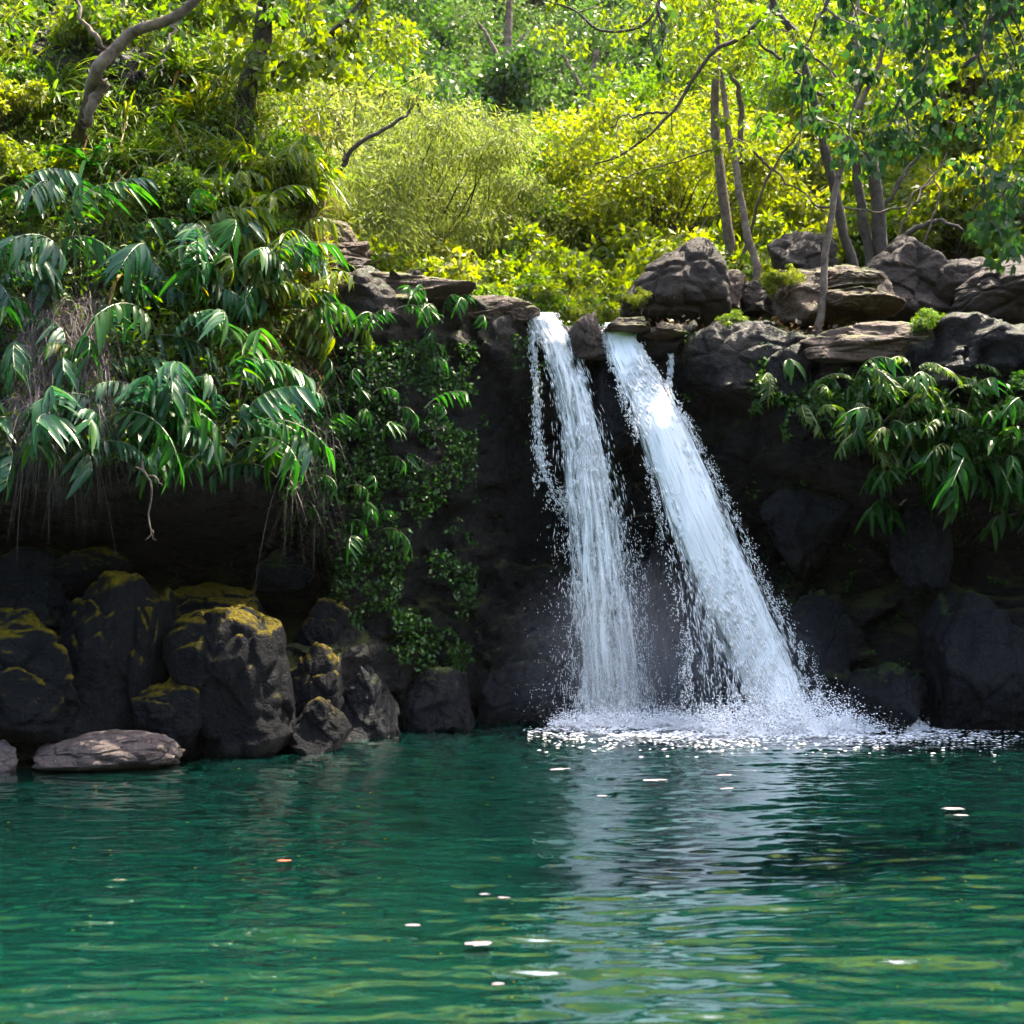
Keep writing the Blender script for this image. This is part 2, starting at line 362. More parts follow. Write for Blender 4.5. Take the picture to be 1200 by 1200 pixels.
def make_back_bank():
    nu, nv = 150, 60
    a = np.linspace(R(-150), R(150), nu)[:, None]; t = np.linspace(0, 1, nv)[None]       # unseen horseshoe bank behind the camera, added to block low sky
    r = 10.5 + 17 * t; X = np.sin(a) * r * 1.05; Y = 3 - np.cos(a) * r
    Z = -1.5 + 15 * t**.8 + 1.6 * fbm(X * .25, Y * .25, .9, 4) * t + 0 * a
    m = bpy.data.materials['hillside_undergrowth']
    tag(link('unseen_bank', np_mesh('unseen_bank', np.stack([X, Y, Z], -1).reshape(-1, 3), grid_faces(nu, nv)), m, smooth=True), 'unseen overgrown bank added round the near side of the pool to block low sky', 'hillside', kind='structure')
make_back_bank()

# ------------------------------------------------------------------ water
def make_water():
    nu, nv = 760, 900
    ys = 2.2 * (17.2 / 2.2)**np.linspace(0, 1, nv)          # denser close to the camera
    xr = np.linspace(-1, 1, nu)
    X = xr[:, None] * (ys[None, :] * .47 + .6); Y = np.repeat(ys[None, :], nu, 0)
    fx, fy = 1.1, 15.4
    dist = np.sqrt((X - fx)**2 + (Y - fy)**2)
    near = np.exp(-dist / 2.2)
    wx = X + .5 * pn(X * .35, Y * .35, .7); wy = Y + .5 * pn(X * .35 + 4, Y * .35, .7)
    h = .010 * pn(wx * .5, wy * 1.4, .3) + .020 * pn(wx * .9 + 3, wy * 2.9, 1.3) \
        + .015 * pn((wx + .30 * wy) * 1.9 + 8, (wy - .12 * wx) * 6.2, 2.1) + .015 * pn((wx - .35 * wy) * 1.7 + 3, (wy + .16 * wx) * 5.1, 6.1) + .0085 * pn(wx * 5.5, wy * 13, 5.1)
    h += .005 * np.sin(dist * 9.5 + 3 * pn(X * .5, Y * .5, 3.3)) * np.exp(-dist / 9) * (.55 + .45 * pn(X * .6, Y * .6, 8.8))
    h += .014 * np.sin(dist * 13 + 4 * pn(X, Y, 2.2)) * np.exp(-dist / 2.4)
    h += near * (.05 * pn(X * 3, Y * 5, 3) + .05 * pn(X * 8, Y * 13, 7) + .02 * pn(X * 18, Y * 26, 7))
    V = np.stack([X, Y, h], -1).reshape(-1, 3)
    m, nt, N, L = mat('pool_water')
    b = nd(N, 'ShaderNodeBsdfPrincipled', i_Roughness=.02, i_IOR=2.3); b.inputs['Specular IOR Level'].default_value = 0.9; b.inputs['Coat Weight'].default_value = .7; b.inputs['Coat Roughness'].default_value = .02; b.inputs['Coat IOR'].default_value = 1.5
    b.inputs['Subsurface Weight'].default_value = 1.0; b.inputs['Subsurface Radius'].default_value = (.3, .8, .6); b.inputs['Subsurface Scale'].default_value = .8
    geo = N.new('ShaderNodeNewGeometry')
    n = nd(N, 'ShaderNodeTexNoise', i_Scale=.35, i_Detail=3.0); L.new(geo.outputs['Position'], n.inputs['Vector'])
    sp = N.new('ShaderNodeSeparateXYZ'); L.new(geo.outputs['Position'], sp.inputs[0])
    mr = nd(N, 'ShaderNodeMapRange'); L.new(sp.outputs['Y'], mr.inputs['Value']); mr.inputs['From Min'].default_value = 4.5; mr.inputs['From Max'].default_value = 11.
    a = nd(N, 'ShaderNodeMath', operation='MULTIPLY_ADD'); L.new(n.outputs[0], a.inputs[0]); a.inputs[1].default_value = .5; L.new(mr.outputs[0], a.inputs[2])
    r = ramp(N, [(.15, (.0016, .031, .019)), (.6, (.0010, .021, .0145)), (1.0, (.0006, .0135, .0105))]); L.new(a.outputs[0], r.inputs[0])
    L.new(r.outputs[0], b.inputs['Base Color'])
    n2 = nd(N, 'ShaderNodeTexNoise', i_Scale=9.0, i_Detail=4.0, i_Roughness=.6)
    mp = nd(N, 'ShaderNodeMapping'); mp.inputs['Scale'].default_value = (.6, 1.4, 1); L.new(geo.outputs['Position'], mp.inputs['Vector']); L.new(mp.outputs[0], n2.inputs['Vector'])
    bp = nd(N, 'ShaderNodeBump', i_Strength=.35, i_Distance=.006); L.new(n2.outputs[0], bp.inputs['Height']); L.new(bp.outputs[0], b.inputs['Normal']); L.new(bp.outputs[0], b.inputs['Coat Normal'])
    o = N.new('ShaderNodeOutputMaterial'); L.new(b.outputs[0], o.inputs[0])
    me = np_mesh('water', V, grid_faces(nu, nv))
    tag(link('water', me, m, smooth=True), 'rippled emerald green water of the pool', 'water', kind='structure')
    # wide calm sheet round it (sides and behind the camera), just below
    V = np.array([(-40, -40, -.06), (40, -40, -.06), (40, 20, -.06), (-40, 20, -.06)])
    tag(link('far_water', np_mesh('far_water', V, [[0, 1, 2, 3]]), m), 'green water at the sides of the pool', 'water', kind='structure')
make_water()

# ------------------------------------------------------------------ boulders
def boulder(px0, py0, px1, py1, Y, m, label, seed, depth=1.0, angular=.9, rot=0.0, group=None, name='boulder', cut=None, n=34):
    """angular rock filling the given box as seen from the pool; rot tilts it (degrees) about the view axis"""
    c = np.array(P((px0 + px1) / 2, (py0 + py1) / 2, Y)); w = (px1 - px0) / F * Y / 2; h = (py1 - py0) / F * Y / 2
    rg = np.random.default_rng(seed)
    # cube sphere
    t = np.tan(np.linspace(-1, 1, n) * math.pi / 4); A, B = np.meshgrid(t, t, indexing='ij'); O = np.ones_like(A)
    Vs, Fs, k = [], [], 0
    for s in [(O, A, B), (-O, B, A), (B, O, A), (A, -O, B), (A, B, O), (B, A, -O)]:
        v = np.stack(s, -1).reshape(-1, 3); v /= np.linalg.norm(v, axis=1)[:, None]
        Vs.append(v); Fs.append(grid_faces(n, n) + k); k += n * n
    D = np.concatenate(Vs); Fq = np.concatenate(Fs)
    # convex polytope radius
    npl = rg.integers(8, 12); N_ = rg.normal(size=(npl, 3)); N_ /= np.linalg.norm(N_, axis=1)[:, None]
    N_[0] = (0, -.95, .3); N_[0] /= np.linalg.norm(N_[0]); dd = rg.uniform(.5, .9, npl)
    if cut is not None:
        for cn, cd in cut:
            cn = np.array(cn, float); cn /= np.linalg.norm(cn); N_ = np.vstack([N_, cn]); dd = np.append(dd, cd)
    dots = D @ N_.T; r = np.where(dots > .05, dd / np.maximum(dots, .05), 9)
    k_ = 34.; rp = -np.log(np.exp(-k_ * np.minimum(r, 3)).sum(1) + math.exp(-k_ * 1.15)) / k_
    rad = angular * rp + (1 - angular) * 1.0
    s = seed * 3.17
    V = D * rad[:, None]
    nz = .13 * fbm(V[:, 0] * 1.4 + s, V[:, 1] * 1.4, V[:, 2] * 1.4, 4)
    f1, f2, cc = worley(V[:, 0] * 1.8 + s, V[:, 1] * 1.8, V[:, 2] * 1.8)
    nz = nz + .10 * (cc - .5) - .05 * np.exp(-((f2 - f1) / .09)**2) + .035 * fbm(V[:, 0] * 6 + s, V[:, 1] * 6, V[:, 2] * 6, 3)
    V = V + D * nz[:, None]
    lowf = np.clip(-V[:, 2] - .05, 0, .97); V[:, :2] *= np.minimum(1.45, (1 - lowf**2)**-.4)[:, None]
    a = R(rot); ca, sa = math.cos(a), math.sin(a)
    V[:, 0], V[:, 2] = V[:, 0] * ca - V[:, 2] * sa, V[:, 0] * sa + V[:, 2] * ca
    for ax, sz in ((0, w), (2, h)):
        lo, hi = V[:, ax].min(), V[:, ax].max(); V[:, ax] = ((V[:, ax] - lo) / (hi - lo) * 2 - 1) * sz
    V[:, 1] *= depth * max(w, h * .7)
    o = link(name, np_mesh(name, V, Fq), m, smooth=True); o.location = c
    bm_merge(o.data)
    return tag(o, label, 'boulder' if name == 'boulder' else 'rock', group)

import bmesh
def bm_merge(me):
    bm = bmesh.new(); bm.from_mesh(me); bmesh.ops.remove_doubles(bm, verts=bm.verts, dist=1e-4)
    bmesh.ops.recalc_face_normals(bm, faces=bm.faces); bm.to_mesh(me); bm.free()

RM, RD, RW, RK, RP = M['rock_moss'], M['rock_dry'], M['rock_wet'], M['rock_dark'], M['rock_pale']
B = boulder
# left bank
B(-60, 712, 100, 870, 12.2, RM, 'round mossy boulder at the left edge with a moss rim painted sunlit gold', 1, rot=-10)
B(28, 668, 182, 900, 12.7, RM, 'tall bluish boulder with a pale ridge running down it, above the flat waterside rock', 2, rot=-22, cut=[((.8, -.5, .35), .55)])
B(105, 682, 206, 900, 13.0, RM, 'blocky boulder with a flat mossy top and an upright right edge', 3, angular=.8, cut=[((1, 0, 0), .6), ((0, -.1, 1), .62)])
B(198, 708, 348, 905, 13.0, RM, 'large domed boulder with a gold moss rim arching down its right side', 4, rot=10, angular=.6, cut=[((.2, -1, 0), .62)])
B(322, 752, 402, 890, 13.6, RM, 'dark boulder with a thin moss ridge right of the large domed boulder', 5, rot=25)
B(180, 682, 330, 760, 14.2, RM, 'dark mossy boulder behind the large domed boulder, below the hollow', 6)
B(340, 700, 410, 790, 14.2, RM, 'small dark mossy boulder below the creeping ivy', 7)
B(385, 760, 470, 885, 14.5, RW, 'low wet black boulder at the waterline left of the falls', 8)
B(470, 780, 560, 872, 15.2, RW, 'broad wet rock at the foot of the cliff left of the falls', 9)
B(552, 770, 650, 866, 15.9, RW, 'wet rock beside the foot of the grey veil of water', 10)
B(40, 857, 208, 906, 11.9, RP, 'flat pale sunlit rock at the waterline of the left bank', 11, name='flat_rock', depth=.7, angular=.5)
B(-30, 868, 24, 915, 11.7, RP, 'small pale rock at the waterline in the left corner', 12)
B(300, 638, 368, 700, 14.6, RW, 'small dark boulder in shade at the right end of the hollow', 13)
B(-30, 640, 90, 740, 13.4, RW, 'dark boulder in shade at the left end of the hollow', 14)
B(-20, 780, 60, 885, 12.3, RM, 'low dark boulder between the left edge boulder and the waterside rock', 50, rot=12)
B(150, 790, 240, 900, 12.6, RM, 'low dark rock wedged in front between the blocky and the domed boulder', 51, rot=-15)
B(330, 815, 412, 896, 13.2, RM, 'low wedge of rock with a moss line right beneath the domed boulder', 52, rot=-30)
B(60, 640, 150, 710, 13.6, RM, 'small shaded rock on top of the tall bluish boulder', 53)
# between and beside the falls
B(756, 598, 822, 860, 16.0, RW, 'tall narrow wet rock standing between the two falls', 15, rot=4, angular=.5)
B(664, 366, 712, 424, 16.1, RK, 'dark stone at the lip that parts the two falls', 16, angular=.75)
B(684, 412, 742, 530, 16.3, RW, 'wet rock with a moss tuft just below the parting stone', 17)
B(706, 374, 762, 392, 16.2, RD, 'flat slab at the lip above the right fall', 18, name='lip_stone', depth=1.2)
B(752, 376, 806, 398, 16.2, RD, 'small slab at the right end of the stream lip', 19, name='lip_stone', depth=1.2)
B(585, 358, 634, 380, 16.3, RD, 'flat brown stone at the left end of the stream lip', 20, name='lip_stone', depth=1.6)
# right base
B(1080, 690, 1240, 880, 15.0, RW, 'big dark boulder in the lower right corner of the cliff', 21)
B(985, 775, 1090, 872, 15.0, RW, 'dark wet boulder with a bluish sheen at the right waterline', 22, angular=.8)
B(1045, 590, 1115, 694, 15.35, RW, 'rounded boulder hanging below the fern clump on the right', 23, angular=.4)
B(900, 690, 1010, 840, 15.95, RW, 'black boulder just right of the foot of the white fall', 24)
B(880, 560, 1010, 680, 16.1, RW, 'dark sloping rock right of the middle of the white fall', 25, rot=-30)
# crest on the right
B(724, 284, 862, 392, 17.3, RK, 'largest boulder on the crest, rounded peak above the right fall', 26, rot=-8, angular=.55, cut=[((-.75, -.1, .66), .5), ((.85, -.2, .4), .62)])
B(826, 316, 874, 366, 17.6, RD, 'small pale edged rock leaning on the largest crest boulder', 27)
B(862, 330, 916, 372, 17.9, RK, 'small dark rock among roots on the crest', 28)
B(902, 270, 990, 345, 18.0, RK, 'speckled boulder behind the thin leaning tree', 29)
B(905, 308, 1045, 392, 17.2, M['rock_dry'], 'layered mossy rock that the thin leaning tree grows from', 30, name='layered_rock', angular=.75, cut=[((0, -.3, 1), .5)])
B(968, 318, 1036, 340, 16.5, RD, 'thin pale slab lying on the layered rock', 31, name='slab', depth=.9)
B(958, 338, 1060, 372, 16.6, RD, 'long tilted slab right of the thin leaning tree', 32, name='slab', rot=-6)
B(985, 276, 1122, 385, 17.6, RK, 'broad brown boulder in the middle of the right crest', 33, rot=-14, cut=[((.5, -.1, .8), .6)])
B(1092, 298, 1168, 375, 17.2, RK, 'dark boulder with a pale top edge beside the leaning slab', 34, rot=20)
B(1110, 296, 1300, 388, 16.6, RK, 'leaning slab at the right edge with a bright diagonal rim', 35, name='slab', rot=30, angular=.8, cut=[((-.6, -.4, .7), .45)])
B(936, 378, 1130, 430, 15.4, RD, 'long pale ledge rock overhanging the fern clump', 36, name='ledge_rock', depth=.6, rot=2)
B(1100, 388, 1260, 420, 15.2, RD, 'low mossy ledge rock at the right edge of the crest', 37, name='ledge_rock', depth=.5)
B(800, 372, 940, 480, 16.1, M['cliff'], 'bulging mossy brown rock right of the top of the white fall', 38, depth=.8, angular=.5)
B(884, 398, 950, 478, 15.6, M['cliff'], 'rounded boulder beside the ferns under the crest', 39)
# crest on the left
B(352, 254, 424, 306, 16.2, RD, 'tilted top slab of the rock stack on the left crest', 40, name='slab', rot=-34, angular=.8)
B(378, 284, 434, 310, 15.8, RD, 'middle slab of the rock stack on the left crest', 41, name='slab', rot=-10, angular=.8)
B(372, 300, 436, 326, 15.6, RK, 'dark bottom slab of the rock stack on the left crest', 42, name='slab', angular=.8)
B(384, 316, 560, 366, 15.6, RD, 'long pale rock crest sloping from the rock stack towards the falls', 43, name='ledge_rock', rot=-9, depth=.7)
B(520, 346, 625, 380, 16.2, RD, 'low brown ledge rock just left of the stream lip', 44, name='ledge_rock', depth=.7, rot=-4)

# ------------------------------------------------------------------ waterfalls
def fall_mat(name, thr, soft, col=(.97, .95, .92), sx=26., sy=2.2):
    m, nt, N, L = mat(name)
    uv = nd(N, 'ShaderNodeUVMap'); uv.uv_map = 'UVMap'
    mp = nd(N, 'ShaderNodeMapping'); mp.inputs['Scale'].default_value = (sx, sy, 1); L.new(uv.outputs[0], mp.inputs['Vector'])
    n = nd(N, 'ShaderNodeTexNoise', i_Scale=1.0, i_Detail=6.0, i_Roughness=.68, i_Distortion=.5); L.new(mp.outputs[0], n.inputs['Vector'])
    sx_ = N.new('ShaderNodeSeparateXYZ'); L.new(uv.outputs[0], sx_.inputs[0])
    # edges fray: 1-|2u-1|^k
    a = nd(N, 'ShaderNodeMath', operation='MULTIPLY_ADD'); L.new(sx_.outputs['X'], a.inputs[0]); a.inputs[1].default_value = 2; a.inputs[2].default_value = -1
    ab = nd(N, 'ShaderNodeMath', operation='ABSOLUTE'); L.new(a.outputs[0], ab.inputs[0])
    pw = nd(N, 'ShaderNodeMath', operation='POWER'); L.new(ab.outputs[0], pw.inputs[0]); pw.inputs[1].default_value = 3.0
    sb = nd(N, 'ShaderNodeMath', operation='MULTIPLY_ADD'); L.new(pw.outputs[0], sb.inputs[0]); sb.inputs[1].default_value = -.35; L.new(n.outputs[0], sb.inputs[2])
    mr = nd(N, 'ShaderNodeMapRange'); L.new(sb.outputs[0], mr.inputs['Value']); mr.inputs['From Min'].default_value = thr; mr.inputs['From Max'].default_value = thr + soft
    d = N.new('ShaderNodeBsdfDiffuse'); d.inputs['Color'].default_value = (*col, 1)
    t = N.new('ShaderNodeBsdfTranslucent'); t.inputs['Color'].default_value = (*col, 1)
    mx = N.new('ShaderNodeMixShader'); mx.inputs[0].default_value = .2; L.new(d.outputs[0], mx.inputs[1]); L.new(t.outputs[0], mx.inputs[2])
    tr = N.new('ShaderNodeBsdfTransparent')
    bp = nd(N, 'ShaderNodeBump', i_Strength=.8, i_Distance=.05); L.new(n.outputs[0], bp.inputs['Height']); L.new(bp.outputs[0], d.inputs['Normal'])
    m2 = N.new('ShaderNodeMixShader'); L.new(mr.outputs[0], m2.inputs[0]); L.new(tr.outputs[0], m2.inputs[1]); L.new(mx.outputs[0], m2.inputs[2])
    o = N.new('ShaderNodeOutputMaterial'); L.new(m2.outputs[0], o.inputs[0])
    return m
m_, nt_, N_, L_ = mat('water_drops')
d_ = N_.new('ShaderNodeBsdfDiffuse'); d_.inputs['Color'].default_value = (.97, .95, .93, 1)
t_ = N_.new('ShaderNodeBsdfTranslucent'); t_.inputs['Color'].default_value = (.97, .95, .93, 1)
x_ = N_.new('ShaderNodeMixShader'); x_.inputs[0].default_value = .25; L_.new(d_.outputs[0], x_.inputs[1]); L_.new(t_.outputs[0], x_.inputs[2])
o_ = N_.new('ShaderNodeOutputMaterial'); L_.new(x_.outputs[0], o_.inputs[0]); M['drops'] = m_

def fall_path(knots):
    """knots: (py, pxl, pxr, Y) -> function s in 0..1 -> (left point, right point)"""
    k = np.array(knots, float)
    def f(s):
        py = np.interp(s, np.linspace(0, 1, len(k)), k[:, 0])
        return py, np.interp(py, k[:, 0], k[:, 1]), np.interp(py, k[:, 0], k[:, 2]), np.interp(py, k[:, 0], k[:, 3])
    return f

def fall_sheet(name, knots, layer, m, parent, seed, bulge=.12, nu=60, nv=240):
    f = fall_path(knots); s = np.linspace(0, 1, nv); u = np.linspace(0, 1, nu)
    py, l, r, Y = f(s)
    mid, hw = (l + r) / 2, (r - l) / 2 * (1.0 - .06 * layer)
    px = mid[None] + hw[None] * (2 * u[:, None] - 1) * (1 + .10 * pn(s[None] * 9 + seed, np.sign(u[:, None] - .5) * 3, seed + .5))
    Yg = Y[None] - bulge * (1 - (2 * u[:, None] - 1)**2) * (.4 + s[None]) + .10 * layer - .06
    Yg = Yg - .10 * fbm(px / 40 + seed, s[None] * 5, seed + .3, 3)
    X = (px - CX) / F * Yg; Z = CAMZ + (HY - py[None]) / F * Yg
    me = np_mesh(name, np.stack([X, Yg, Z + 0 * X], -1).reshape(-1, 3), grid_faces(nu, nv))
    uv = me.uv_layers.new(name='UVMap'); idx = np.empty(len(me.loops), np.int32); me.loops.foreach_get('vertex_index', idx)
    U = np.stack([np.repeat(u, nv) + seed * 0, np.tile(np.cumsum(np.full(nv, 1 / nv)), nu)], -1)
    U = np.stack([np.repeat(u, nv), np.tile(s, nu) * 5.0 + seed * 3.3 * 0], -1)
    uv.data.foreach_set('uv', U[idx].astype(np.float32).ravel())
    o = link(name, me, m, parent, smooth=True); o.location = -parent.location; return o

def strands(name, knots, n, parent, seed, width=(.006, .02), length=(.04, .16), spread=1.0, edge=.0, prof=None, thick=.22, mat_=None):
    """filaments and drops that follow the falling water"""
    rg = np.random.default_rng(seed); f = fall_path(knots)
    s = rg.random(n)**.85; py, l, r, Y = f(s)
    u = rg.normal(0, .42, n) if edge == 0 else np.sign(rg.normal(size=n)) * (1 + np.abs(rg.normal(0, edge, n)))
    if edge == 0: u = np.clip(u, -1.25, 1.25)
    u = u * spread * (.8 + .25 * s)
    px = (l + r) / 2 + (r - l) / 2 * u
    # gather into clumps
    keep = (pn(px / 9., s * 26 + seed, seed * .7) + .35 * pn(px / 3., s * 60, seed * .3)) > -.12 + (0 if prof is None else 0)
    if prof is not None: keep &= prof(px, py, rg)
    px, py, Y, s, u = px[keep], py[keep], Y[keep], s[keep], u[keep]; n = len(px)
    Yp = Y - rg.random(n) * thick * (.4 + s) + .03
    p = np.stack([(px - CX) / F * Yp, Yp, CAMZ + (HY - py) / F * Yp], -1)
    e = .01; py2, l2, r2, Y2 = f(np.clip(s + e, 0, 1)); px2 = (l2 + r2) / 2 + (r2 - l2) / 2 * u
    q = np.stack([(px2 - CX) / F * Y2, Y2, CAMZ + (HY - py2) / F * Y2], -1); py1, l1, r1, Y1 = f(s); 
    p1 = np.stack([((l1 + r1) / 2 + (r1 - l1) / 2 * u - CX) / F * Y1, Y1, CAMZ + (HY - py1) / F * Y1], -1)
    t = q - p1; t /= np.linalg.norm(t, axis=1)[:, None] + 1e-9
    t = t + rg.normal(0, .06 + .13 * s[:, None], (n, 3)); t /= np.linalg.norm(t, axis=1)[:, None]
    a = np.cross(t, rg.normal(size=(n, 3))); a /= np.linalg.norm(a, axis=1)[:, None] + 1e-9
    b = np.cross(t, a)
    w = rg.uniform(*width, n)[:, None]; ln = rg.uniform(*length, n)[:, None] * (1 - .45 * s[:, None])
    V = np.stack([p, p + t * ln * .45 + a * w, p + t * ln, p + t * ln * .45 - a * w, p + t * ln * .5 + b * w, p + t * ln * .5 - b * w], 1)
    k = np.arange(n)[:, None, None] * 6
    Fq = (np.array([[0, 1, 2, 4], [0, 4, 2, 3], [0, 3, 2, 5], [0, 5, 2, 1]])[None] + k).reshape(-1, 4)
    tri = np.concatenate([Fq[:, [0, 1, 3]], Fq[:, [1, 2, 3]]])
    o = link(name, np_mesh(name, V.reshape(-1, 3), tri), mat_ or M['drops'], parent); o.location = -parent.location; return o

KL = [(366, 612, 656, 16.9), (374, 614, 660, 16.25), (400, 628, 677, 16.1), (450, 643, 696, 16.0), (520, 650, 718, 15.9), (600, 652, 740, 15.8),
      (700, 656, 756, 15.7), (790, 660, 768, 15.65), (852, 656, 780, 15.6)]
KR = [(378, 706, 738, 17.0), (388, 705, 742, 16.2), (420, 714, 760, 16.0), (450, 724, 780, 15.9), (500, 744, 808, 15.7), (600, 776, 856, 15.45),
      (700, 800, 900, 15.2), (760, 812, 928, 15.05), (810, 815, 948, 14.95), (858, 810, 966, 14.85)]
KT = [(368, 616, 630, 16.3), (420, 618, 634, 16.15), (520, 622, 640, 16.0), (560, 624, 650, 15.95), (600, 640, 700, 15.9)]
KB = [(388, 780, 790, 16.3), (420, 783, 791, 16.2), (452, 780, 788, 16.15)]
KC = [(600, 640, 760, 15.9), (700, 640, 790, 15.75), (800, 645, 810, 15.7), (855, 640, 820, 15.6)]

wl = empty('waterfall', (0.8, 15.7, 0), 'thinner grey veil waterfall on the left of the two, see-through near its foot', 'waterfall')
fall_sheet('water_sheet', KL, 0, fall_mat('veil_front', .41, .2, sx=15, sy=1.6), wl, 1)
fall_sheet('water_sheet', KL, 1, fall_mat('veil_back', .38, .2, sx=9, sy=1.1), wl, 2)
strands('water_strands', KL, 26000, wl, 21, width=(.0018, .006), length=(.04, .18), spread=.9)
strands('spray_drops', KC, 9000, wl, 22, width=(.003, .007), length=(.01, .04), spread=1.2, thick=.5)
def prof_r(px, py, rg):       # thinner patch low on the left of this fall
    hole = np.exp(-(((px - 848) / 30)**2 + ((py - 785) / 55)**2))
    return rg.random(len(px)) > hole * .93
wr = empty('waterfall', (2.0, 15.0, 0), 'dense white waterfall on the right of the two, slanting to the right', 'waterfall')
KR2 = [k if k[0] < 650 else (k[0], k[1] + (k[0] - 650) * .32, k[2], k[3]) for k in KR]
fall_sheet('water_sheet', KR2, 0, fall_mat('white_front', .24, .16, sx=14, sy=2.0), wr, 3)
fall_sheet('water_sheet', KR2, 1, fall_mat('white_back', .2, .15, sx=8, sy=1.2), wr, 4)
strands('water_strands', KR, 42000, wr, 23, width=(.002, .0075), length=(.04, .19), spread=.95, prof=prof_r)
strands('spray_drops', KR, 9000, wr, 24, width=(.003, .008), length=(.01, .04), edge=.16, prof=prof_r)
wt = empty('trickle', (0.3, 16, 2.7), 'thin trickle dropping straight down at the left edge of the lip', 'waterfall')
fall_sheet('water_sheet', KT[:4], 0, fall_mat('trickle_sheet', .52, .12, sx=3, sy=3), wt, 5, bulge=.03, nu=14)
strands('water_strands', KT, 2200, wt, 25, width=(.003, .008), length=(.02, .09), thick=.08)
wb = empty('trickle', (2, 16.2, 4), 'short bluish trickle on the right of the white fall under the lip', 'waterfall')
strands('water_strands', KB, 700, wb, 26, width=(.003, .009), length=(.03, .10), thick=.05)

# soft cloud of fine spray at the foot of the falls
def make_mist():
    bm = bmesh.new(); bmesh.ops.create_icosphere(bm, subdivisions=4, radius=1.0); me = bpy.data.meshes.new('spray_mist'); bm.to_mesh(me); bm.free()
    m, nt, N, L = mat('spray_mist'); tc = N.new('ShaderNodeTexCoord')
    ln_ = nd(N, 'ShaderNodeVectorMath', operation='LENGTH'); L.new(tc.outputs['Object'], ln_.inputs[0])
    mr = nd(N, 'ShaderNodeMapRange'); L.new(ln_.outputs['Value'], mr.inputs['Value']); mr.inputs['From Min'].default_value = 1.0; mr.inputs['From Max'].default_value = .1; mr.inputs['To Max'].default_value = 1.0
    pw = nd(N, 'ShaderNodeMath', operation='POWER'); L.new(mr.outputs[0], pw.inputs[0]); pw.inputs[1].default_value = 1.6
    nz = nd(N, 'ShaderNodeTexNoise', i_Scale=3.0, i_Detail=2.0); L.new(tc.outputs['Object'], nz.inputs['Vector'])
    ml = nd(N, 'ShaderNodeMath', operation='MULTIPLY'); L.new(pw.outputs[0], ml.inputs[0]); L.new(nz.outputs[0], ml.inputs[1])
    m3 = nd(N, 'ShaderNodeMath', operation='MULTIPLY'); L.new(ml.outputs[0], m3.inputs[0]); m3.inputs[1].default_value = 1.0
    v = N.new('ShaderNodeVolumePrincipled'); v.inputs['Color'].default_value = (.95, .97, 1, 1); L.new(m3.outputs[0], v.inputs['Density'])
    o = N.new('ShaderNodeOutputMaterial'); L.new(v.outputs[0], o.inputs['Volume'])
    ob = link('spray_mist', me, m, smooth=True); ob.location = (1.9, 15.3, .75); ob.scale = (2.3, .95, 1.5); ob.rotation_euler = (0, R(8), 0)
    tag(ob, 'soft white mist of fine spray around the foot of the two falls', 'mist', kind='stuff')
make_mist()
